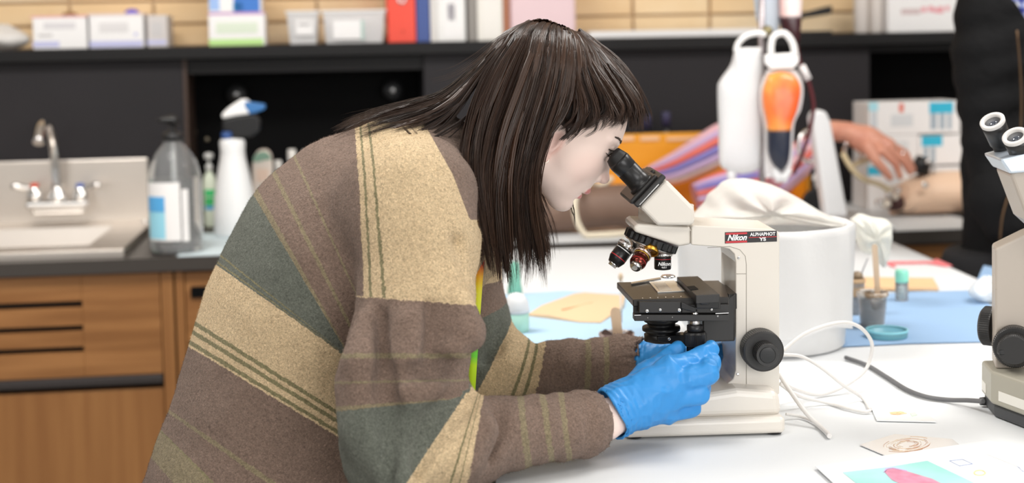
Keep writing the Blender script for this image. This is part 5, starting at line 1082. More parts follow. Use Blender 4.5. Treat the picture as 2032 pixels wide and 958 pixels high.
# --- head, built in its own frame (f forward, u up along the face, y across), 1 unit = one pixel at her depth
CH = P(1108, 429, YM); ux_ = (P(1208, 429, YM)-CH)/100; uy_ = (P(1108, 329, YM)-CH)/100
FV = .79*ux_-.61*uy_; UV = .61*ux_+.79*uy_; FV /= np.linalg.norm(FV); UV -= FV*np.dot(UV, FV); UV /= np.linalg.norm(UV); YV = np.array([0, 1., 0])
UNIT = np.linalg.norm(ux_)
HB_ = np.stack([FV, UV, YV], 1)*UNIT
def H2W(v): return CH+np.asarray(v)@HB_.T
def W2H(p): return (np.asarray(p)-CH)@(HB_/UNIT**2)
EY, EU, EF = 37., 163., -17.
def f_head(p):
    q = p.copy(); q[:, 2] = np.abs(q[:, 2])
    d = ell(p, (-150,190,0), (151,114,117))
    d = smin(d, ell(p, (-84,158,0), (90,98,94)), 22)
    d = smin(d, ell(p, (-66,112,0), (80,66,86)), 24)
    d = smin(d, ell(q, (-48,120,50), (30,30,28)), 26)
    d = smin(d, ell(q, (-56,86,46), (34,36,30)), 26)
    d = smin(d, ell(p, (-32,84,0), (46,38,46)), 16)
    d = smin(d, rcone(q, (-26,34,14), (-116,72,70), 24, 20), 24)
    d = smin(d, ell(p, (-62,60,0), (60,36,66)), 24)
    d = smin(d, ell(p, (-17,31,0), (27,24,27)), 10)
    d = smin(d, rcone(q, (-7,188,14), (-24,186,62), 9, 9), 12)
    d = smax(d, -ell(q, (16,160,40), (27,14,25)), 12)
    d = smin(d, ell(q, (EF,EU,EY), (20.5,20.5,21.5)), 4)
    d = smax(d, -ell(q, (6,EU-1,EY+2), (16,6.0,16.5)), 2)
    d = smin(d, rcone(p, (-4,176,0), (17,124,0), 8.5, 10.5), 10)
    d = smin(d, ell(p, (21,115,0), (15.5,12.5,12.5)), 7)
    d = smin(d, ell(q, (9,107,14), (13,9.5,8)), 4)
    d = smax(d, -ell(q, (16,99.5,7.5), (8,5,4)), 2.5)
    d = smin(d, ell(p, (5,75,0), (16,9.5,25)), 6)
    d = smin(d, ell(p, (-1,56,0), (14.5,8.5,22)), 5)
    d = smax(d, -ell(p, (18,65.5,0), (20,1.5,27)), 2.5)
    d = smax(d, -ell(p, (12,45,0), (9,5,18)), 8)
    e = ell(q, (-108,116,98), (17,34,9)); e = smin(e, ell(q, (-98,80,95), (9.5,11,6)), 6)
    e = smax(e, -ell(q, (-104,118,108), (10,22,8)), 4); d = smin(d, e, 6)
    nb = W2H(P(925, 365, YM)); d = smin(d, rcone(p, (-150,62,0), nb, 70, 84), 24)
    return d
hv, hq = sdf_mesh(f_head, (-312,-90,-128), (48,312,128), 2.3)
HEADV, HEADQ = hv, hq
# skin tint attribute: lips, cheeks, nose tip, ear
lipd = np.minimum(ell(hv, (12,75,0), (16,9,23)), ell(hv, (8,56,0), (13,8,20)))
aq = np.stack([hv[:,0], hv[:,1], np.abs(hv[:,2])], 1)
lip = np.clip(1-(lipd-.0)/2.5, 0, 1)*(hv[:,0] > -6)
blush = np.clip(1-ell(aq, (-25,112,62), (34,26,30))/18, 0, 1)*.22+np.clip(1-ell(hv, (26,112,0), (16,13,16))/8, 0, 1)*.42+np.clip(1-ell(aq, (-102,100,98), (16,40,14))/6, 0, 1)*.7
liner = np.clip(1-np.abs(np.linalg.norm((aq-np.array([EF,EU,EY])), axis=1)-20.5)/3, 0, 1)*(aq[:,0] > EF+6)*np.clip(1-np.abs(aq[:,1]-(EU+5))/6, 0, 1)
tint = np.stack([lip, np.clip(blush, 0, 1), np.clip(liner*.9, 0, 1), np.ones(len(hv))], 1)
M_skin = mat('fair_skin', (.80,.58,.49), .42, sss=.0, spec=.35, bump=(900,.05,.0002))
def skin_nodes(m):
    nt = m.node_tree; b = nt.nodes['Principled BSDF']; at = nt.nodes.new('ShaderNodeAttribute'); at.attribute_name = 'tint'
    sp = nt.nodes.new('ShaderNodeSeparateColor'); nt.links.new(at.outputs['Color'], sp.inputs[0]); prev = None
    base = (.93,.735,.655,1)
    for i,c in enumerate(((.68,.25,.23,1),(.82,.50,.43,1),(.10,.05,.04,1))):
        mx = nt.nodes.new('ShaderNodeMix'); mx.data_type = 'RGBA'; nt.links.new(sp.outputs[i], mx.inputs[0])
        if prev is None: mx.inputs[6].default_value = base
        else: nt.links.new(prev, mx.inputs[6])
        mx.inputs[7].default_value = c; prev = mx.outputs[2]
    nt.links.new(prev, b.inputs['Base Color'])
skin_nodes(M_skin)
# --- sweater
TC = [(540,1110,292),(575,1010,283),(592,900,262),(620,760,246),(655,625,240),(702,522,233),(762,460,206),(850,402,160),(905,372,100)]
TP = np.array([P(x,y,YM) for x,y,_ in TC]); TR = np.array([r*KM for *_,r in TC]); SYT = .86
def scaleY(p, s): q = p.copy(); q[:, 1] = (q[:, 1]-YM)*s+YM; return q
TPs = TP
NA = A3((818,398,1.650),(832,470,1.625),(832,590,1.600),(812,700,1.580),(806,800,1.560),(820,885,1.545)); NR = [.066,.066,.063,.067,.067,.070]
NF = A3((820,885,1.545),(880,884,1.55),(935,874,1.56),(985,862,1.575),(1022,857,1.583),(1040,853,1.587),(1062,851,1.593),(1088,848,1.60),(1108,846,1.607),(1130,843,1.613),(1150,840,1.62),(1190,835,1.634))
NFR = [.068,.060,.051,.0455,.0445,.0335,.0428,.0318,.0412,.0302,.0390,.0352]
FA = A3((895,410,1.965),(900,500,1.985),(905,590,1.995),(918,650,1.995),(945,715,1.985),(965,738,1.975)); FR = [.062,.062,.062,.066,.058,.052]
FF = A3((965,738,1.975),(1008,726,1.965),(1040,735,1.955),(1065,737,1.950),(1100,735,1.945),(1140,732,1.94),(1165,730,1.937),(1188,727,1.933),(1212,724,1.93),(1230,721,1.928),(1246,719,1.925),(1288,716,1.915))
FFR = [.052,.045,.037,.0345,.0400,.0420,.0310,.0405,.0312,.0395,.0315,.0332]
NECK = P(925,365,YM)
def d_torso(p):
    d = chain(scaleY(p, SYT), TPs, list(TR), .03)
    d = smin(d, rcone(p, P(835,395,YM), P(818,398,1.655), .076, .064), .05)
    d = smin(d, rcone(p, P(870,400,YM), P(895,410,1.96), .088, .062), .05)
    return d
def d_ns(p): return smin(chain(p, NA, NR, .01), chain(p, NF, NFR, .004), .025)
def d_fs(p): return smin(chain(p, FA, FR, .01), chain(p, FF, FFR, .004), .022)
# soft fold ridges (capsules) and creases, traced on the cloth
RID = [(A3((728,640,1.545),(722,720,1.52),(730,800,1.505)), .022), (A3((810,640,1.53),(812,720,1.51),(815,800,1.50)), .020), (A3((845,905,1.49),(800,950,1.47)), .024), (A3((915,600,1.545),(925,660,1.535),(905,690,1.52)), .024), (A3((700,760,1.53),(720,850,1.505),(770,930,1.48)), .022), (A3((905,730,1.53),(860,770,1.505),(800,780,1.49)), .017),
       (A3((948,800,1.54),(958,850,1.52),(925,910,1.50)), .022), (A3((938,470,1.65),(928,530,1.62)), .012)]
CRE = [(A3((940,716,1.56),(880,735,1.515),(790,738,1.487)), .011), (A3((945,766,1.545),(908,798,1.512),(872,835,1.490),(842,880,1.478),(824,940,1.472)), .0145), (A3((760,630,1.54),(764,790,1.49),(775,950,1.465)), .012), (A3((990,800,1.55),(985,850,1.53),(960,905,1.52)), .008), (A3((700,630,1.61),(685,760,1.58)), .010),
       (A3((1000,640,1.95),(985,690,1.93),(960,720,1.93)), .009), (A3((850,600,1.54),(846,700,1.513)), .009), (A3((905,480,1.58),(930,540,1.57)), .006), (A3((640,640,1.66),(600,700,1.655),(560,720,1.66)), .006)]
BR = []
def f_sweater(p):
    t, n, f = d_torso(p), d_ns(p), d_fs(p)
    up = np.clip((p[:, 2]-1.09)/.14, 0, 1)
    k = .010+.035*up
    h = np.clip(.5+.5*(n-t)/k, 0, 1); d = n+(t-n)*h-k*h*(1-h)
    h = np.clip(.5+.5*(f-d)/k, 0, 1); d = f+(d-f)*h-k*h*(1-h)
    for pts, r in RID: d = smin(d, chain(p, pts, [r*.6]+[r]*(len(pts)-2)+[r*.6]), .020)
    for pts, r in BR: d = smin(d, chain(p, pts, [r*.5]+[r]*(len(pts)-2)+[r*.5])+.004, .03)
    for pts, r in CRE: d = smax(d, -chain(p, pts, [r*.3]+[r]*(len(pts)-2)+[r*.3]), .014)
    d = d-.0035*vnoise(p+5, 11.)-.0016*vnoise(p+9, 26.)-.0045*vnoise(p*np.array([9,5,4.5],np.float32)+2, 1.)-.0007*vnoise(p, 75.)
    # cuff ribs and open ends
    for c0, c1 in ((NF[-3], NF[-1]), (FF[-3], FF[-1])):
        c0, c1 = np.asarray(c0), np.asarray(c1); ax = (c1-c0)/np.linalg.norm(c1-c0); s = (p-c1)@ax
        u = np.cross(ax, [0,0,1]); u /= np.linalg.norm(u); w = np.cross(ax, u); q = p-c1; an = np.arctan2(q@w, q@u)
        near = np.clip((s+.034)/.006, 0, 1)*(np.linalg.norm(q, axis=1) < .09)
        d = d-.0016*near*np.cos(an*26)
        loc = (np.linalg.norm(q, axis=1) < .075)
        d = np.where(loc, smax(d, s+.0015, .006), d)
        d = np.where(loc, smax(d, -np.maximum(np.linalg.norm(q-np.outer(s, ax), axis=1)-.0285, -s-.012), .003), d)
    # neck opening
    na = W2H_dir; q = p-NECKC; s = q@na; d = smax(d, -np.maximum(np.linalg.norm(q-np.outer(s, na), axis=1)-.062, -s-.05), .010)
    return np.maximum(d, P(600,1075,YM)[2]-p[:, 2])
NECKC = P(918,345,YM); W2H_dir = P(1030,285,YM)-P(925,365,YM); W2H_dir = W2H_dir/np.linalg.norm(W2H_dir)
# collar band: a thick rib ring around the neck opening
def f_collar(p):
    q = p-NECKC; s = q@W2H_dir; r = np.linalg.norm(q-np.outer(s, W2H_dir), axis=1)
    return np.sqrt((r-.071)**2+((s+.012)*.45)**2)-.013
def f_sw2(p): return smin(f_sweater(p), f_collar(p), .010)
sv, sq = sdf_mesh(f_sw2, (-.52,1.40,.72), (.23,2.12,1.36), .0042)
# stripe coordinates: families of lines seen from the side, one for the trunk and one per sleeve
def fan(xy, lines):
    u = np.full(len(xy), lines[0][2]-.3)
    D = []
    for i, (a, b, _) in enumerate(lines):
        a, b = np.array(a, float), np.array(b, float); nrm = np.array([-(b-a)[1], (b-a)[0]]); nrm /= np.linalg.norm(nrm)
        j = i+1 if i+1 < len(lines) else i-1; m = (np.array(lines[j][0])+np.array(lines[j][1]))/2-a; sg = np.sign(m@nrm)*(1 if i+1 < len(lines) else -1)
        D.append(((xy-a)@nrm)*sg)
    for i in range(len(lines)-1):
        ok = (D[i] >= 0) & (D[i+1] < 0); u[ok] = (lines[i][2]+(lines[i+1][2]-lines[i][2])*D[i]/np.where(ok, D[i]-D[i+1], 1))[ok]
    allp = np.all([d >= 0 for d in D], axis=0); u[D[-1] >= 0] = lines[-1][2]
    return u
def flat_px(v, Y):
    q = v.copy(); q[:, 1] = Y; w = (q-CP)@RMn
    return np.stack([W0/2+F*w[:,0]/-w[:,2], H0/2-SHIFT_PX-F*w[:,1]/-w[:,2]], 1)
pxT = flat_px(sv, np.clip(YM-np.abs(sv[:,1]-YM), 1.60, YM)); uT = fan(pxT, [((880,238),(965,440),0),((706,272),(727,590),1),((601,342),(690,540),1.45),((560,367),(684,618),1.7),((524,407),(660,650),2),((446,537),(672,694),3),((402,704),(690,877),4),((360,830),(640,1020),4.6),((333,871),(520,1060),5),((304,911),(480,1110),5.4),((200,1100),(500,1400),6)])
uN = fan(flat_px(sv, np.clip(sv[:,1], 1.46, 1.62)), [((780,150),(1000,170),0),((742,590),(946,606),1),((674,700),(932,700),1.5),((670,754),(930,750),1.74),((675,806),(925,790),2),((785,985),(918,788),3),((918,985),(956,785),4),((1052,960),(1028,770),4.4),((1097,940),(1072,770),4.65),((1130,930),(1109,770),4.85),((1205,930),(1182,770),5.3)])
uF = fan(flat_px(sv, 1.93), [((800,300),(1000,310),0),((860,560),(1010,570),1),((880,655),(1010,615),2),((935,790),(1010,655),3),((1052,800),(1078,685),4),((1160,800),(1166,660),4.4),((1196,800),(1200,660),4.65),((1226,800),(1230,660),4.85),((1290,800),(1292,660),5.3)])
tt, nn_, ff = d_torso(sv), d_ns(sv), d_fs(sv)
mN = tt-nn_-.012*np.clip((sv[:,2]-1.12)/.06, -1, 1)*0; mF = tt-ff; mC = np.maximum(.006-f_collar(sv), .0005*np.minimum(pxT[:,0]-np.interp(pxT[:,1],[235,345,440],[836,898,934]), 436-pxT[:,1]))
def stripe_mat():
    m = bpy.data.materials.new('striped_wool'); m.use_nodes = True; nt = m.node_tree; b = nt.nodes['Principled BSDF']; L = nt.links.new
    b.inputs['Roughness'].default_value = .95; b.inputs['Specular IOR Level'].default_value = .12; b.inputs['Sheen Weight'].default_value = .10; b.inputs['Sheen Roughness'].default_value = .6
    tc = nt.nodes.new('ShaderNodeTexCoord')
    nz = nt.nodes.new('ShaderNodeTexNoise'); nz.inputs['Scale'].default_value = 160; nz.inputs['Detail'].default_value = 6; nz.inputs['Roughness'].default_value = .8; L(tc.outputs['Object'], nz.inputs[0])
    def warp(attr, amt):
        a = nt.nodes.new('ShaderNodeAttribute'); a.attribute_name = attr
        s = nt.nodes.new('ShaderNodeMath'); s.operation = 'MULTIPLY_ADD'; L(nz.outputs[0], s.inputs[0]); s.inputs[1].default_value = amt; L(a.outputs['Fac'], s.inputs[2])
        t = nt.nodes.new('ShaderNodeMath'); t.operation = 'SUBTRACT'; L(s.outputs[0], t.inputs[0]); t.inputs[1].default_value = amt*.5; return t.outputs[0]
    br, cr, te, ol, dk = (.205,.142,.110), (.61,.465,.285), (.130,.140,.115), (.245,.200,.122), (.225,.20,.105)
    def ramp(src, stops, lo, hi):
        mr = nt.nodes.new('ShaderNodeMapRange'); mr.inputs['From Min'].default_value = lo; mr.inputs['From Max'].default_value = hi; L(src, mr.inputs[0])
        r = nt.nodes.new('ShaderNodeValToRGB'); r.color_ramp.interpolation = 'CONSTANT'; e = r.color_ramp.elements
        while len(e) > 1: e.remove(e[-1])
        e[0].position = 0; e[0].color = (*stops[0][1], 1)
        for u, c in stops[1:]:
            n = e.new((u-lo)/(hi-lo)); n.color = (*c, 1)
        L(mr.outputs[0], r.inputs[0]); return r.outputs[0]
    cT = ramp(warp('u_trunk', .07), [(-.4,br),(0,cr),(.82,dk),(.845,cr),(.91,dk),(.935,cr),(1,br),(1.44,ol),(1.475,br),(1.70,ol),(1.74,br),(1.97,ol),(2.03,te),(2.84,dk),(2.87,te),(2.93,dk),(2.96,te),(3,cr),(3.69,dk),(3.73,cr),(3.80,dk),(3.84,cr),(3.92,dk),(3.96,cr),(4.0,br),(4.58,ol),(4.63,br),(4.97,dk),(5.0,ol),(5.4,br)], -.4, 6)
    cN = ramp(warp('u_near', .09), [(-.4,cr),(1,br),(1.49,ol),(1.54,br),(1.73,ol),(1.77,br),(1.98,ol),(2.03,te),(3,cr),(3.70,dk),(3.74,cr),(3.86,dk),(3.90,cr),(4,br),(4.37,ol),(4.43,br),(4.62,ol),(4.68,br),(4.82,ol),(4.90,br)], -.4, 5.4)
    cF = ramp(warp('u_far', .09), [(-.4,cr),(1,br),(2,te),(3,cr),(3.60,dk),(3.66,cr),(3.80,dk),(3.86,cr),(4,br),(4.37,ol),(4.43,br),(4.62,ol),(4.68,br)], -.4, 5.4)
    prev = cT
    for attr, c in (('m_near', cN), ('m_far', cF), ('m_collar', None)):
        a = nt.nodes.new('ShaderNodeAttribute'); a.attribute_name = attr
        g = nt.nodes.new('ShaderNodeMath'); g.operation = 'GREATER_THAN'; L(a.outputs['Fac'], g.inputs[0]); g.inputs[1].default_value = 0
        mx = nt.nodes.new('ShaderNodeMix'); mx.data_type = 'RGBA'; L(g.outputs[0], mx.inputs[0]); L(prev, mx.inputs[6])
        if c is None: mx.inputs[7].default_value = (*br, 1)
        else: L(c, mx.inputs[7])
        prev = mx.outputs[2]
    # wool: mottled fibres and nubby relief
    n2 = nt.nodes.new('ShaderNodeTexNoise'); n2.inputs['Scale'].default_value = 420; n2.inputs['Detail'].default_value = 6; n2.inputs['Roughness'].default_value = .75; n2.inputs['Distortion'].default_value = 1.2; L(tc.outputs['Object'], n2.inputs[0])
    mr = nt.nodes.new('ShaderNodeMapRange'); mr.inputs['From Min'].default_value = .3; mr.inputs['From Max'].default_value = .7; mr.inputs['To Min'].default_value = .42; mr.inputs['To Max'].default_value = 1.62; L(n2.outputs[0], mr.inputs[0])
    mu = nt.nodes.new('ShaderNodeMix'); mu.data_type = 'RGBA'; mu.blend_type = 'MULTIPLY'; mu.inputs[0].default_value = 1; L(prev, mu.inputs[6]); L(mr.outputs[0], mu.inputs[7]); L(mu.outputs[2], b.inputs['Base Color'])
    n3 = nt.nodes.new('ShaderNodeTexNoise'); n3.inputs['Scale'].default_value = 260; n3.inputs['Detail'].default_value = 5; n3.inputs['Roughness'].default_value = .7; L(tc.outputs['Object'], n3.inputs[0])
    bp = nt.nodes.new('ShaderNodeBump'); bp.inputs['Strength'].default_value = .9; bp.inputs['Distance'].default_value = .0035; L(n3.outputs[0], bp.inputs['Height']); L(bp.outputs[0], b.inputs['Normal'])
    return m
M_wool = stripe_mat()
def add_fuzz(v, q, at, n, seed):
    rs = np.random.default_rng(seed); a, b, c = v[q[:,0]], v[q[:,1]], v[q[:,3]]; nr = np.cross(b-a, c-a); L = np.linalg.norm(nr, axis=1); pr = L/L.sum(); nr /= L[:,None]+1e-12
    f = rs.choice(len(q), n, p=pr); w = rs.random((n,2,1)); vi = q[f]
    p = (v[vi[:,0]]*(1-w[:,0])+v[vi[:,1]]*w[:,0])*(1-w[:,1])+(v[vi[:,3]]*(1-w[:,0])+v[vi[:,2]]*w[:,0])*w[:,1]
    t = rs.normal(0,1,(n,3)); t -= nr[f]*np.sum(t*nr[f],1)[:,None]; t /= np.linalg.norm(t,axis=1)[:,None]
    d = nr[f]*rs.uniform(.15,.9,(n,1))+t; d /= np.linalg.norm(d,axis=1)[:,None]; s_ = np.cross(d, nr[f]); s_ /= np.linalg.norm(s_,axis=1)[:,None]
    ln = rs.uniform(.0018,.0042,(n,1)); wd_ = .00016; mid = p+d*ln*.55+nr[f]*.0006
    V = np.stack([p-s_*wd_, p+s_*wd_, mid+d*ln*.45+s_*wd_*.3-nr[f]*ln*.25, mid+d*ln*.45-s_*wd_*.3-nr[f]*ln*.25], 1).reshape(-1,3)
    Q = len(v)+np.arange(4*n).reshape(n,4); ww = w[:,:,0]
    A = {k: np.concatenate([x, np.repeat((x[vi[:,0]]*(1-ww[:,0])+x[vi[:,1]]*ww[:,0])*(1-ww[:,1])+(x[vi[:,3]]*(1-ww[:,0])+x[vi[:,2]]*ww[:,0])*ww[:,1], 4)]) for k, x in at.items()}
    return np.vstack([v, V]), np.vstack([q, Q]), A
wp_ = thing('person', 'woman with long dark hair, striped wool sweater and blue gloves bending to the microscope', 'person', (P(560,1090,YM)[0]-.02, YM, 0))
sv2, sq2, sat = add_fuzz(sv, sq, dict(u_trunk=uT, u_near=uN, u_far=uF, m_near=np.minimum(mN,(uN-1)*.08), m_far=mF, m_collar=mC), 150000, 21)
swm = np_mesh('sweater', sv2, sq2, frame(wp_).inverted(), sat)
sw = link('sweater', swm, M_wool, wp_, frame(wp_))
# --- body: head plus trunk and arms under the cloth, one mesh
wr_n = A3((1190,835,1.634),(1215,828,1.645),(1240,812,1.652)); wr_f = A3((1280,716,1.917),(1310,712,1.905))
def f_body(p):
    d = chain(scaleY(p, SYT), TPs, list(TR*.80), .03)
    d = smin(d, rcone(p, P(870,395,YM), NA[0], .06, .045), .04); d = smin(d, rcone(p, P(880,405,YM), FA[0], .06, .045), .04)
    d = smin(d, chain(p, NA+NF[1:], [.044,.043,.041,.040,.038,.038]+[.036,.034,.031,.029,.028,.027,.026,.025,.024,.024,.023]), .02)
    d = smin(d, chain(p, [NF[-1]]+wr_n[1:], [.0225,.0215,.022]), .01)
    d = smin(d, chain(p, FA+FF[1:], [.044,.043,.041,.040,.038,.036]+[.034,.030,.028,.028,.027,.026,.025,.024,.024,.023,.023]), .02)
    d = smin(d, chain(p, wr_f, [.022,.021]), .01)
    d = smin(d, rcone(p, P(880,385,YM), P(985,318,YM), .055, .046), .02)
    return np.maximum(d, P(600,1060,YM)[2]-p[:, 2])
bv, bq = sdf_mesh(f_body, (-.50,1.44,.74), (.20,2.08,1.36), .006)
hw = H2W(hv)
allv = np.vstack([hw, bv]); allq = np.vstack([hq, bq+len(hw)])
tin = np.vstack([tint, np.tile([0,0,0,1.], (len(bv), 1))])
body = link('body', np_mesh('body', allv, allq, frame(wp_).inverted(), dict(tint=tin)), M_skin, wp_, frame(wp_))
# eyes, lashes, brows, earring
for sgn in (-1, 1):
    c = H2W((EF, EU, sgn*EY)); look = FV*.93-UV*.28; look /= np.linalg.norm(look)
    r = 19.3*UNIT
    e_ = obj('eye', G().ball(c, r, 24, 16), mat('eye_white', (.78,.74,.72), .15, coat=.6), wp_)
    obj('iris', G().lathe([(.0056,-.0008),(.0056,.0004),(.0022,.0010)], c+look*(r-.0006), look, 24, caps=False), mat('iris_brown', (.10,.055,.03), .2), e_)
    obj('pupil', G().lathe([(.0024,.0002),(.001,.0008),(.0001,.0008)], c+look*(r-.0004), look, 16), mat('pupil', (.004,.004,.004), .1), e_)
    g = G(); rs = np.random.default_rng(3)
    for k in range(34):
        a = -1.05+2.1*k/33; b0 = np.array([EF+20.8*math.cos(a)*.95, EU+6.5-1.5*a*a, sgn*(EY+2+20.8*math.sin(a))])
        L = rs.uniform(7, 11); dr = np.array([math.cos(a)*1.0, .15+rs.uniform(-.1,.15), sgn*math.sin(a)*.8]); dr /= np.linalg.norm(dr)
        g.tube([H2W(b0), H2W(b0+dr*L*.5+np.array([0,-.8,0])), H2W(b0+dr*L+np.array([0,1.5,0]))], [.00022,.00018,.00005], 4)
        if k % 2 == 0:
            b1 = np.array([EF+20.5*math.cos(a)*.95, EU-6, sgn*(EY+2+20.5*math.sin(a))]); g.tube([H2W(b1), H2W(b1+dr*5+np.array([0,-4,0]))], [.00016,.00005], 4)
    g.tube([H2W((EF+21.2*math.cos(a), EU+6.2-1.5*a*a, sgn*(EY+2+21*math.sin(a)))) for a in np.linspace(-1.0,1.15,14)], .0007, 6)
    g.tube([H2W((EF+20.8*math.cos(a), EU-6.2+1.0*a*a, sgn*(EY+2+20.6*math.sin(a)))) for a in np.linspace(-.8,1.15,14)], .00035, 6)
    obj('eyelashes', g, mat('lash_black', (.012,.008,.007), .6), wp_)
    g = G()
    for k in range(90):
        t = rs.uniform(0,1); b0 = np.array([4-26*t*t, 190+5*math.sin(t*2.4)-rs.uniform(-3.0,3.0)*(1.1-t*.7), sgn*(14+46*t)])
        dd = W2H(H2W(b0)); q = b0.reshape(1,3).astype(np.float32)
        for _ in range(4): q[0,0] -= f_head(q)[0]
        b0 = q[0]+np.array([.6,0,0]); dr = np.array([-.25-.3*t, .12-.3*t, sgn*1.0]); L = rs.uniform(6,10)
        g.tube([H2W(b0), H2W(b0+dr*L*.5+np.array([.5,.8,0])), H2W(b0+dr*L+np.array([-.4*L*.3,0,0]))], [.00026,.00024,.00006], 4)
    obj('eyebrow', g, mat('brow_brown', (.07,.045,.035), .6), wp_)
ec = P(1081,314,YM-.0625); obj('earring', G().tube([ec+np.array([.0055*math.cos(a),.0015*math.cos(a),.0055*math.sin(a)]) for a in np.linspace(0,2*math.pi,32)], .00055, 8), mat('silver_hoop', (.78,.70,.60), .2, 1.), wp_, label='small silver hoop earring')
# --- hair
def mir(g): return [(x,y,-o) for x,y,o in g]
NEARG = [
 [(1128,58,.0),(1138,125,-.066),(1134,185,-.082),(1112,235,-.089),(1080,280,-.094),(1061,335,-.094),(1070,400,-.088),(1090,460,-.084),(1096,530,-.080)],
 [(1118,54,.002),(1120,120,-.062),(1108,185,-.083),(1086,250,-.092),(1064,320,-.097),(1056,390,-.096),(1066,460,-.092),(1078,520,-.088),(1080,562,-.084)],
 [(1102,48,.004),(1096,115,-.060),(1076,195,-.084),(1052,275,-.095),(1034,355,-.100),(1034,430,-.100),(1042,505,-.097),(1038,578,-.094)],
 [(1086,42,.005),(1062,104,-.058),(1036,188,-.084),(1006,280,-.097),(990,370,-.104),(990,455,-.105),(996,530,-.102),(1000,585,-.098)],
 [(1070,40,.005),(1028,92,-.053),(992,170,-.082),(960,255,-.105),(944,345,-.124),(948,430,-.128),(958,500,-.122),(972,560,-.114)],
 [(1055,43,.004),(1005,90,-.046),(964,155,-.073),(938,225,-.096),(924,300,-.124),(928,370,-.136),(942,440,-.136),(952,500,-.128)],
]
BACKG = [
 [(1052,43,-.002),(998,92,-.038),(950,150,-.060),(908,205,-.074),(868,240,-.082),(830,262,-.088),(795,268,-.090)],
 [(1050,43,.0),(992,92,-.030),(938,152,-.050),(888,203,-.058),(825,228,-.060),(755,246,-.058),(690,268,-.055)],
 [(1048,44,.0),(985,95,-.018),(925,158,-.030),(872,198,-.036),(805,219,-.036),(725,243,-.034),(645,280,-.032)],
]
BANGS = [
 [(1150,60,.004),(1208,108,.0),(1248,160,.0),(1270,206,.0),(1276,246,.002)],
 [(1152,64,-.004),(1206,122,-.022),(1243,176,-.034),(1262,218,-.040),(1262,254,-.042)],
 [(1150,66,-.008),(1196,132,-.048),(1230,188,-.060),(1244,224,-.063),(1236,249,-.065)],
 [(1144,66,-.010),(1178,140,-.064),(1207,195,-.074),(1214,226,-.077),(1190,250,-.080)],
 [(1136,64,-.010),(1158,145,-.070),(1176,205,-.082),(1172,238,-.085),(1144,260,-.088)],
 [(1128,62,-.010),(1140,150,-.072),(1150,215,-.087),(1140,250,-.090),(1112,274,-.092)],
]
def gpts(g, n): return spline([P(x, y, YM+o) for x, y, o in g], n)
SKC, SKR = np.array([-150,190,0.]), np.array([151,114,117.])+5
def push_out(pts, lift):
    q = W2H(pts); e = (q-SKC)/SKR; l = np.linalg.norm(e, axis=1); m = l < 1+lift
    q[m] = SKC+(e[m]/l[m, None])*(1+lift)*SKR; return H2W(q)
def strands(gA, gB, n, r0, r1, seed, NP=18, jit=.004, spread=.5, sides=3, cut=(.86,1.0), lock=14):
    rs = np.random.default_rng(seed); A, B = gpts(gA, 60), gpts(gB, 60); V = []; Q = []; base = 0; TINT = []
    NL = max(2, n//lock); s = np.linspace(0, 1, NP)[:, None]
    LK = [(rs.uniform(-.12,1.12), rs.uniform(*cut), rs.normal(0,jit,3), rs.normal(0,jit*2.2,3), rs.uniform(0,1)**1.2, rs.uniform(0,1), rs.uniform(3,7), rs.uniform(0,6), rs.normal(0,.0022,3)) for _ in range(NL)]
    for _ in range(n):
        t0, end, off, off2, depth, tc_, fq, ph, wv = LK[rs.integers(NL)]
        dt = rs.normal(0, .075); end = end*rs.uniform(.93, 1.0); idx = np.linspace(0, 59*min(end,1.), NP); i0 = np.floor(idx).astype(int).clip(0, 58); fr = (idx-i0)[:, None]
        t = t0+dt*(1-.72*s)
        pa = A[i0]*(1-fr)+A[i0+1]*fr; pb = B[i0]*(1-fr)+B[i0+1]*fr; c = pa*(1-t)+pb*t
        dp = np.clip(depth+rs.uniform(-.18,.18), 0, 1)
        c = c+off*np.sin(s*math.pi*.5)+off2*s*s*spread+rs.normal(0,jit*.28,3)*np.sin(s*math.pi*.5)+np.array([0, .012*dp, 0])*np.sin(np.clip(s*1.4,0,1)*math.pi*.5)*np.sign(YM-c[:, 1:2]+1e-6)
        c = c+wv*np.sin(s*fq+ph)*np.minimum(1,s*2)+rs.normal(0,.0006,3)*np.sin(s*rs.uniform(4,9)+rs.uniform(0,6))
        c = push_out(c, .035*(1-dp)+.006)
        d = np.gradient(c, axis=0); d /= np.linalg.norm(d, axis=1)[:, None]+1e-9
        u = np.cross(d, [0,1,.3]); u /= np.linalg.norm(u, axis=1)[:, None]+1e-9; w = np.cross(d, u)
        rad = (r0+(r1-r0)*rs.uniform(0,1))*np.clip(np.minimum(1, (1-s)*2.2+.12), .1, 1)
        for k in range(sides):
            a = 2*math.pi*k/sides; V.append(c+(u*math.cos(a)+w*math.sin(a))*rad)
        for k in range(sides):
            k2_ = (k+1) % sides
            for i in range(NP-1): Q.append((base+k*NP+i, base+k2_*NP+i, base+k2_*NP+i+1, base+k*NP+i+1))
        base += sides*NP; TINT.append(np.full(sides*NP, np.clip(tc_*.75+rs.uniform(0,.35)-.05, 0, 1)))
    return np.vstack(V), np.array(Q), np.concatenate(TINT)
def far(gs): return [mir(g) for g in gs]
HV, HQ, HT, nb_ = [], [], [], 0
def put(V, Q, T):
    global nb_
    HV.append(V); HQ.append(Q+nb_); HT.append(T); nb_ += len(V)
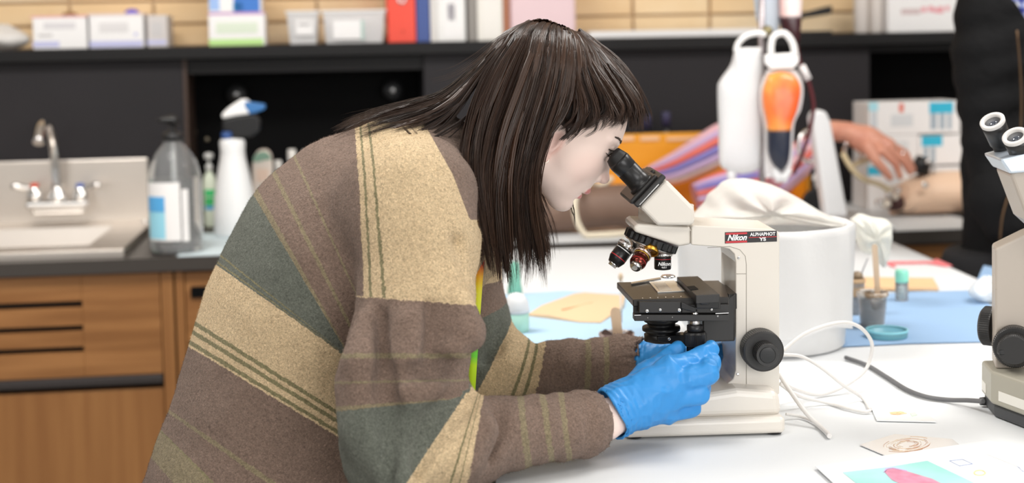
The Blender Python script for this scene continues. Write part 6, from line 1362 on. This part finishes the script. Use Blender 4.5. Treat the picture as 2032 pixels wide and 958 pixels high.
for si, (gs, n, cut) in enumerate(((NEARG,420,(.82,1.0)),(BACKG,380,(.70,1.0)),(BANGS,330,(.90,1.0)),(far(NEARG),120,(.84,1.0)),(far(BACKG),110,(.75,1.0)),(far(BANGS),110,(.93,1.0)))):
    for i in range(len(gs)-1):
        put(*strands(gs[i], gs[i+1], n, .00022, .00055, 100*si+i, cut=cut))
        put(*strands(gs[i], gs[i+1], n//4, .0012, .0020, 100*si+i+50, cut=(cut[0]-.06, cut[1]-.05), jit=.003, sides=4))
put(*strands(BACKG[-1], far(BACKG)[-1], 300, .00022, .0006, 901, cut=(.75,1.0))); put(*strands(BACKG[-1], far(BACKG)[-1], 80, .0012, .0020, 902, cut=(.7,.95), sides=4))
# loose flyaways and the separate lock over the collar
put(*strands(BACKG[1], BACKG[2], 50, .00010, .00018, 903, jit=.016, cut=(.6,1.05))); put(*strands(NEARG[1], NEARG[2], 40, .0001, .00018, 904, jit=.012, cut=(.8,1.0))); put(*strands(BANGS[0], BANGS[2], 50, .0001, .00018, 905, jit=.010, cut=(.6,1.0)))
lk = [(930,215,-.080),(900,240,-.092),(850,262,-.10),(812,266,-.108),(798,252,-.108)]; lk2 = [(930,222,-.082),(890,252,-.094),(845,270,-.102),(800,248,-.106),(796,244,-.108)]
put(*strands([(1000,120,-.06),(940,215,-.082),(880,265,-.096),(830,268,-.104),(798,245,-.106),(796,238,-.106)],[(1000,122,-.06),(942,218,-.082),(884,272,-.096),(836,276,-.104),(808,256,-.106),(800,240,-.106)], 24, .0002, .0004, 906, jit=.0012))
put(*strands([(1000,120,-.06),(940,215,-.082),(880,262,-.098),(852,276,-.106),(820,274,-.108),(792,276,-.108)],[(1000,122,-.06),(942,218,-.082),(890,262,-.098),(856,280,-.106),(822,278,-.108),(790,278,-.108)], 24, .0002, .0004, 907, jit=.0012))
put(*strands([(1110,200,-.02),(1120,300,-.01),(1132,400,.0),(1138,430,.0),(1140,460,.0)],[(1112,200,-.02),(1124,300,-.01),(1134,400,.0),(1140,430,.0),(1142,455,.0)], 16, .0002, .0004, 908, jit=.0012))
HVv = np.vstack(HV); HQq = np.vstack(HQ); HTt = np.concatenate(HT)
M_hair = mat('dark_brown_hair', (.030,.017,.012), .34, spec=.38)
def hair_nodes(m, lo, hi):
    nt = m.node_tree; b = nt.nodes['Principled BSDF']; a = nt.nodes.new('ShaderNodeAttribute'); a.attribute_name = 'strand'
    r = nt.nodes.new('ShaderNodeValToRGB'); r.color_ramp.elements[0].color = (*lo, 1); r.color_ramp.elements[1].color = (*hi, 1); nt.links.new(a.outputs['Fac'], r.inputs[0]); nt.links.new(r.outputs[0], b.inputs['Base Color'])
hair_nodes(M_hair, (.010,.0055,.004), (.060,.030,.018))
link('hair', np_mesh('hair', HVv, HQq, frame(wp_).inverted(), dict(strand=HTt)), M_hair, wp_, frame(wp_))
# scalp cap under the strands
capm = (hv[:,1] > 0) & (ell(hv, (-175,205,0), (150,130,140)) < 0) & ~((hv[:,0] > -100+(hv[:,1]-150)*.9) & (hv[:,1] < 232)) & ~((hv[:,0] > -125) & (hv[:,1] < 150))
fm = capm[hq].all(1); idx = np.unique(hq[fm]); rem = -np.ones(len(hv), int); rem[idx] = np.arange(len(idx))
cv = hv[idx]; cn = (cv-SKC)/SKR**2; cn /= np.linalg.norm(cn, axis=1)[:, None]
link('scalp_hair', np_mesh('scalp_hair', H2W(cv+cn*3.0), rem[hq[fm]], frame(wp_).inverted()), mat('scalp_brown', (.022,.013,.010), .5), wp_, frame(wp_))
# --- lanyard
pts = spline(A3((905,300,1.735),(925,345,1.722),(944,420,1.722),(953,480,1.73),(947,560,1.735),(938,690,1.735),(931,800,1.74),(925,900,1.745)), 40)
g = G(); vs = []
for p in pts: vs += [p+np.array([-.0062,.002,0]), p+np.array([.0062,-.002,0])]
g.add(vs, [(2*i,2*i+1,2*i+3,2*i+2) for i in range(len(pts)-1)], True)
m = mat('rainbow_ribbon', (.5,.8,.05), .5); nt = m.node_tree; b = nt.nodes['Principled BSDF']; ge = nt.nodes.new('ShaderNodeNewGeometry'); sp = nt.nodes.new('ShaderNodeSeparateXYZ'); nt.links.new(ge.outputs['Position'], sp.inputs[0])
mr = nt.nodes.new('ShaderNodeMapRange'); mr.inputs['From Min'].default_value = P(930,780,1.735)[2]; mr.inputs['From Max'].default_value = P(930,320,1.735)[2]; nt.links.new(sp.outputs['Z'], mr.inputs[0])
r = nt.nodes.new('ShaderNodeValToRGB'); e = r.color_ramp.elements; e[0].position = 0; e[0].color = (.56,.80,.02,1); e[1].position = 1; e[1].color = (.25,.06,.35,1)
for q, c in ((.12,(.50,.78,.02)),(.16,(.16,.66,.05)),(.26,(.18,.66,.05)),(.33,(.58,.78,.02)),(.44,(.80,.74,.03)),(.50,(.85,.45,.02)),(.56,(.78,.08,.03)),(.68,(.70,.06,.05)),(.78,(.03,.35,.22)),(.90,(.04,.25,.30))):
    x = e.new(q); x.color = (*c, 1)
nt.links.new(mr.outputs[0], r.inputs[0]); nt.links.new(r.outputs[0], b.inputs['Base Color'])
ly = obj('lanyard', g, m, wp_, label='rainbow woven lanyard ribbon'); x = ly.modifiers.new('s', 'SOLIDIFY'); x.thickness = .0012
obj('badge_clip', G().tube(A3((946,636,1.60),(950,650,1.60),(948,664,1.60)), .0012, 8), M_chrome, ly)
# --- gloves
def glove(name, wrist, K, F1, F2, F3, Fr, thumb, tr, cuff, seed, palm_r=.0155):
    wrist = np.asarray(wrist); K = [np.asarray(k) for k in K]
    lo = np.min([wrist]+K+F1+F2+F3+thumb+[c for c,_ in cuff], axis=0)-.05; hi = np.max([wrist]+K+F1+F2+F3+thumb+[c for c,_ in cuff], axis=0)+.05
    e0, e1 = np.asarray(cuff[-1][0]), np.asarray(cuff[0][0]); ca = (e0-e1)/np.linalg.norm(e0-e1)
    def fn(p):
        d = None
        for k in K:
            c = rcone(p, wrist, k, palm_r*1.15, palm_r); d = c if d is None else smin(d, c, .014)
        for k in range(3): d = smin(d, rcone(p, (K[k]*.55+wrist*.45), (K[k+1]*.55+wrist*.45), palm_r*1.02, palm_r*1.02), .012)
        for a, b_, c_, t_, r in zip(K, F1, F2, F3, Fr):
            f_ = smin(rcone(p, a, b_, r*1.18, r*1.08), rcone(p, b_, c_, r*1.06, r*.98), .003); f_ = smin(f_, rcone(p, c_, t_, r*.97, r*.84), .003)
            d = smin(d, f_, .0022)
        d = smin(d, chain(p, thumb, tr, .003), .007)
        cu = chain(p, [c for c,_ in cuff], [r for _,r in cuff], .004); d = smin(d, cu, .012)
        n = vnoise(p+seed, 48.); n2 = vnoise(p+seed*2, 95.); wv = np.clip(1-np.abs(n)*3.2, -.4, 1); wv2 = np.clip(1-np.abs(n2)*3, -.4, 1); d = d-.0011*wv-.0006*wv2
        s = (p-e0)@ca; q = p-e0; dist = np.linalg.norm(q-np.outer(s, ca), axis=1)
        ring = np.cos(s*900)*np.exp(-(s/.03)**2)*.0006; d = d-ring
        d = smax(d, s-.002*np.sin(np.arctan2(q[:,2], q[:,1])*3), .0015)
        return smax(d, -np.maximum(dist-cuff[-1][1]+.0025, -s-.010), .001)
    v, q = sdf_mesh(fn, lo, hi, .0016)
    return link(name, np_mesh(name, v, q, frame(wp_).inverted()), M_glove, wp_, frame(wp_))
M_glove = mat('blue_nitrile', (.036,.255,.62), .40, spec=.4, bump=(140,.25,.0012))
glove('glove', P(1232,812,1.650), A3((1326,731,1.670),(1336,757,1.662),(1332,787,1.664),(1322,815,1.672)),
      A3((1366,721,1.686),(1404,742,1.668),(1384,779,1.668),(1368,807,1.682)), A3((1394,705,1.700),(1408,720,1.694),(1392,752,1.696),(1377,787,1.704)), A3((1411,694,1.707),(1397,708,1.714),(1378,744,1.716),(1366,772,1.716)),
      [.0122,.0124,.0124,.0116], A3((1240,795,1.665),(1284,742,1.694),(1322,712,1.716),(1346,692,1.728)), [.018,.0140,.0112,.0098],
      list(zip(A3((1250,800,1.656),(1236,808,1.652),(1221,816,1.647),(1209,823,1.643)), (.027,.0275,.0290,.0305))), 3.)
glove('glove', P(1312,712,1.902), A3((1384,696,1.895),(1388,712,1.882),(1388,726,1.876),(1380,740,1.872)),
      A3((1414,690,1.895),(1420,708,1.884),(1418,724,1.880),(1408,738,1.878)), A3((1430,690,1.878),(1434,706,1.870),(1430,722,1.868),(1420,734,1.868)), A3((1432,692,1.860),(1434,706,1.856),(1430,720,1.856),(1420,732,1.858)),
      [.0100,.0100,.0098,.0092], A3((1330,716,1.890),(1356,712,1.868),(1375,706,1.852),(1386,700,1.842)), [.017,.0135,.0115,.0095],
      list(zip(A3((1315,712,1.902),(1300,714,1.908),(1286,716,1.914),(1278,717,1.918)), (.028,.0265,.0262,.0262))), 8.)
# --- trousers and shoes below the frame
def f_tr(p):
    d = None
    for y, kx in ((YM-.10,.02),(YM+.10,-.03)):
        c = chain(p, [(-.30,y,.80),(-.27+kx,y,.47),(-.33+kx,y,.10)], [.125,.078,.058], .03); d = c if d is None else smin(d, c, .03)
    d = smin(d, ell(p, (-.31,YM,.80), (.165,.20,.11)), .04)
    return np.maximum(np.maximum(d, p[:, 2]-.83), .06-p[:, 2])
tv, tq = sdf_mesh(f_tr, (-.56,1.50,.03), (-.02,2.12,.88), .011)
link('trousers', np_mesh('trousers', tv, tq, frame(wp_).inverted()), mat('dark_denim', (.03,.035,.055), .85, bump=(400,.3,.001)), wp_, frame(wp_))
for y, kx in ((YM-.10,.02),(YM+.10,-.03)):
    g = G(); rings = []
    for t in np.linspace(0, 1, 14):
        x = -.40+kx+.26*t; w = .045*math.sin(math.pi*(.12+.76*t))**.5; h_ = .10-.055*min(1, t*1.5)
        rings.append([(x, y+w*math.cos(a), .004+h_*(.5+.5*math.sin(a))) for a in np.linspace(0, 2*math.pi, 18, endpoint=False)])
    obj('shoe', g.loft(rings), mat('shoe_black', (.02,.02,.022), .5), wp_)
# ---------------- the person in the black jacket at the right ----------------
Y2 = 3.12
J = lambda x, y, o=0.: P(x, y, Y2+o)
pb = thing('person', 'person in a black quilted jacket over a blue gingham shirt standing by the back counter', 'person', (J(2110,400)[0], Y2, 0))
cxx = J(2058,300)[0]; zsh = J(2050,0)[2]
ARM = [J(1985,20,-.02), J(1968,110,-.04), J(1966,200,-.05), J(1968,285,-.06), J(1976,340,-.07), J(1982,392,-.09), J(2002,440,-.11)]
AR = [.090,.082,.066,.060,.050,.062,.055]
ARM2 = [np.array([2*cxx-p[0], p[1], p[2]]) for p in ARM]
def f_jk(p):
    q = p.copy(); q[:,1] = (q[:,1]-Y2)*1.35+Y2
    d = chain(q, [(cxx,Y2,.90),(cxx,Y2,1.10),(cxx,Y2,1.32),(cxx,Y2,zsh+.01)], [.160,.152,.160,.14], .04)
    d = smin(d, rcone(p, (cxx,Y2,zsh), ARM[0], .09, .088), .05); d = smin(d, rcone(p, (cxx,Y2,zsh), ARM2[0], .09, .088), .05)
    for A_ in (ARM, ARM2): d = smin(d, chain(p, A_, AR, .012), .014)
    d = d-.004*vnoise(p+3, 14.)-.0025*np.sin((p[:,2]+.25*np.abs(p[:,0]-cxx))*95)*np.clip((p[:,2]-1.0)*6, 0, 1)
    op = np.abs(p[:,0]-cxx)-.034-.03*np.clip((p[:,2]-1.25)*3, 0, 1)-.045*np.clip((p[:,2]-1.40)*14, 0, 1)
    d = smax(d, -np.maximum(op, p[:,1]-Y2+.055), .006)
    d = smax(d, -(np.linalg.norm((p-np.array([cxx,Y2,zsh+.09]))*np.array([1,1,.7]), axis=1)-.085), .008)
    return np.maximum(d, .84-p[:,2])
jv, jq = sdf_mesh(f_jk, (cxx-.36,Y2-.24,.80), (cxx+.36,Y2+.22,zsh+.16), .0075)
link('jacket', np_mesh('jacket', jv, jq, frame(pb).inverted()), mat('black_quilt', (.0075,.0075,.008), .85, spec=.15, bump=(28,.6,.012)), pb, frame(pb))
def f_sh(p):
    q = p.copy(); q[:,1] = (q[:,1]-Y2)*1.40+Y2
    d = chain(q, [(cxx,Y2,.92),(cxx,Y2,1.10),(cxx,Y2,1.32),(cxx,Y2,zsh+.02)], [.150,.143,.150,.125], .04)
    d = smin(d, rcone(p, (cxx,Y2,zsh+.02), (cxx,Y2-.01,zsh+.055), .085, .068), .03)
    return np.maximum(d-.003*vnoise(p, 20.), .86-p[:,2])
v_, q_ = sdf_mesh(f_sh, (cxx-.25,Y2-.2,.82), (cxx+.25,Y2+.18,zsh+.16), .009)
def gingham():
    m = mat('gingham', (.7,.7,.75), .8); nt = m.node_tree; b = nt.nodes['Principled BSDF']; tc = nt.nodes.new('ShaderNodeNewGeometry'); sp = nt.nodes.new('ShaderNodeSeparateXYZ'); nt.links.new(tc.outputs['Position'], sp.inputs[0]); o = []
    for ax in ('X','Z'):
        a = nt.nodes.new('ShaderNodeMath'); a.operation='MULTIPLY'; a.inputs[1].default_value = 2*math.pi/.022; nt.links.new(sp.outputs[ax], a.inputs[0])
        s = nt.nodes.new('ShaderNodeMath'); s.operation='SINE'; nt.links.new(a.outputs[0], s.inputs[0]); g = nt.nodes.new('ShaderNodeMath'); g.operation='GREATER_THAN'; g.inputs[1].default_value = 0; nt.links.new(s.outputs[0], g.inputs[0]); o.append(g.outputs[0])
    ad = nt.nodes.new('ShaderNodeMath'); ad.operation='ADD'; nt.links.new(o[0], ad.inputs[0]); nt.links.new(o[1], ad.inputs[1]); h = nt.nodes.new('ShaderNodeMath'); h.operation='MULTIPLY'; h.inputs[1].default_value=.5; nt.links.new(ad.outputs[0], h.inputs[0])
    r = nt.nodes.new('ShaderNodeValToRGB'); r.color_ramp.elements[0].color=(.78,.78,.80,1); r.color_ramp.elements[1].color=(.02,.03,.22,1); x=r.color_ramp.elements.new(.5); x.color=(.22,.26,.50,1); nt.links.new(h.outputs[0], r.inputs[0]); nt.links.new(r.outputs[0], b.inputs['Base Color']); return m
link('shirt', np_mesh('shirt', v_, q_, frame(pb).inverted()), gingham(), pb, frame(pb))
obj('zipper', G().tube(spline([J(2018,60,-.16),(J(2024,130,-.155)),J(2027,210,-.15),J(2022,300,-.15),J(2008,365,-.16),J(1990,425,-.17),J(1984,478,-.17)],24), .0020, 8), mat('bronze_zip', (.12,.07,.035), .4, .6), pb)
# head, hands and legs of the same figure (above and below the frame)
hc2 = np.array([cxx, Y2-.02, zsh+.13]); R2 = np.array([[0,0,1.],[-1,0,0],[0,1,0]])   # columns: local f,u,y -> world
loc = hv.copy(); keep = loc[:,1] > -1000
up2 = (hv*UNIT)@np.array([[0,-1.,0],[0,0,1.],[1.,0,0]])+hc2+np.array([0,-.02,0])+np.array([0,-.06,0])
for sgn in (-1, 1):
    c = (np.array([[EF+.3,EU,sgn*EY]])*UNIT)@np.array([[0,-1.,0],[0,0,1.],[1.,0,0]])+hc2+np.array([0,-.08,0]); c = c[0]
    e_ = obj('eye', G().ball(c, 19.4*UNIT, 20, 12), MATS['eye_white'], pb); obj('iris', G().lathe([(.0055,-.0004),(.004,.0006),(.0005,.0008)], c+np.array([0,-19.3*UNIT,0]), (0,-1,0), 20), MATS['iris_brown'], e_)
hnd = [ARM[-1]+np.array([.004,-.015,-.02]), ARM[-1]+np.array([.008,-.035,-.075]), ARM[-1]+np.array([.010,-.05,-.125])]
def f_b2(p):
    d = None
    for s_ in (1,-1):
        m_ = np.array([1,1,1.]); H_ = [np.array([h[0] if s_ > 0 else 2*cxx-h[0], h[1], h[2]]) for h in [ARM[-1]]+hnd[:2]]
        c = chain(p, H_, [.034,.030,.032], .01); d = c if d is None else np.minimum(d, c)
        for k in range(4):
            b_ = H_[2]+np.array([0,(k-1.5)*.017,-.01]); d = smin(d, chain(p, [b_, b_+np.array([0,-.006,-.04]), b_+np.array([0,-.016,-.07])], [.0095,.0085,.007]), .005)
        d = smin(d, chain(p, [H_[1]+np.array([0,-.02,0]), H_[2]+np.array([-.01*s_,-.05,.0]), H_[2]+np.array([-.01*s_,-.055,-.035])], [.014,.010,.008]), .006)
    d = np.minimum(d, chain(p, [(cxx,Y2,.95),(cxx,Y2,1.30),(cxx,Y2,zsh)], [.10,.10,.08]))
    return smin(d, rcone(p, (cxx,Y2,zsh), (cxx,Y2-.02,zsh+.15), .065, .055), .03)
v3, q3 = sdf_mesh(f_b2, (cxx-.36,Y2-.30,.72), (cxx+.36,Y2+.2,zsh+.22), .007)
a_v = np.vstack([up2, v3]); a_q = np.vstack([hq[:, ::1], q3+len(up2)])
link('body', np_mesh('body', a_v, a_q, frame(pb).inverted(), dict(tint=np.vstack([tint*np.array([.3,1,.3,1]), np.tile([0,0,0,1.],(len(v3),1))]))), mat('tan_skin',(.58,.38,.29),.5), pb, frame(pb))
link('hair', np_mesh('hair', up2[idx]+(up2[idx]-(hc2+np.array([0,.02,.12])))*.10, rem[hq[fm]], frame(pb).inverted()), mat('scalp_brown',(.022,.013,.010),.5), pb, frame(pb))
def f_t2(p):
    d = None
    for s_ in (-.10,.10):
        c = chain(p, [(cxx+s_,Y2,.88),(cxx+s_*1.05,Y2-.01,.48),(cxx+s_*1.1,Y2+.02,.08)], [.105,.075,.055], .03); d = c if d is None else smin(d, c, .03)
    return np.maximum(np.maximum(d, p[:,2]-.93), .05-p[:,2])
v_, q_ = sdf_mesh(f_t2, (cxx-.3,Y2-.2,.02), (cxx+.3,Y2+.2,.98), .013)
link('trousers', np_mesh('trousers', v_, q_, frame(pb).inverted()), mat('black_trousers',(.012,.012,.014),.85), pb, frame(pb))
for s_ in (-.11,.11):
    g = G(); rings = []
    for t in np.linspace(0, 1, 12):
        y = Y2+.09-.27*t; w = .047*math.sin(math.pi*(.12+.76*t))**.5; h_ = .10-.055*min(1, t*1.5)
        rings.append([(cxx+s_+w*math.cos(a), y, .004+h_*(.5+.5*math.sin(a))) for a in np.linspace(0, 2*math.pi, 16, endpoint=False)])
    obj('shoe', g.loft(rings), mat('shoe_black', (.02,.02,.022), .5), pb)
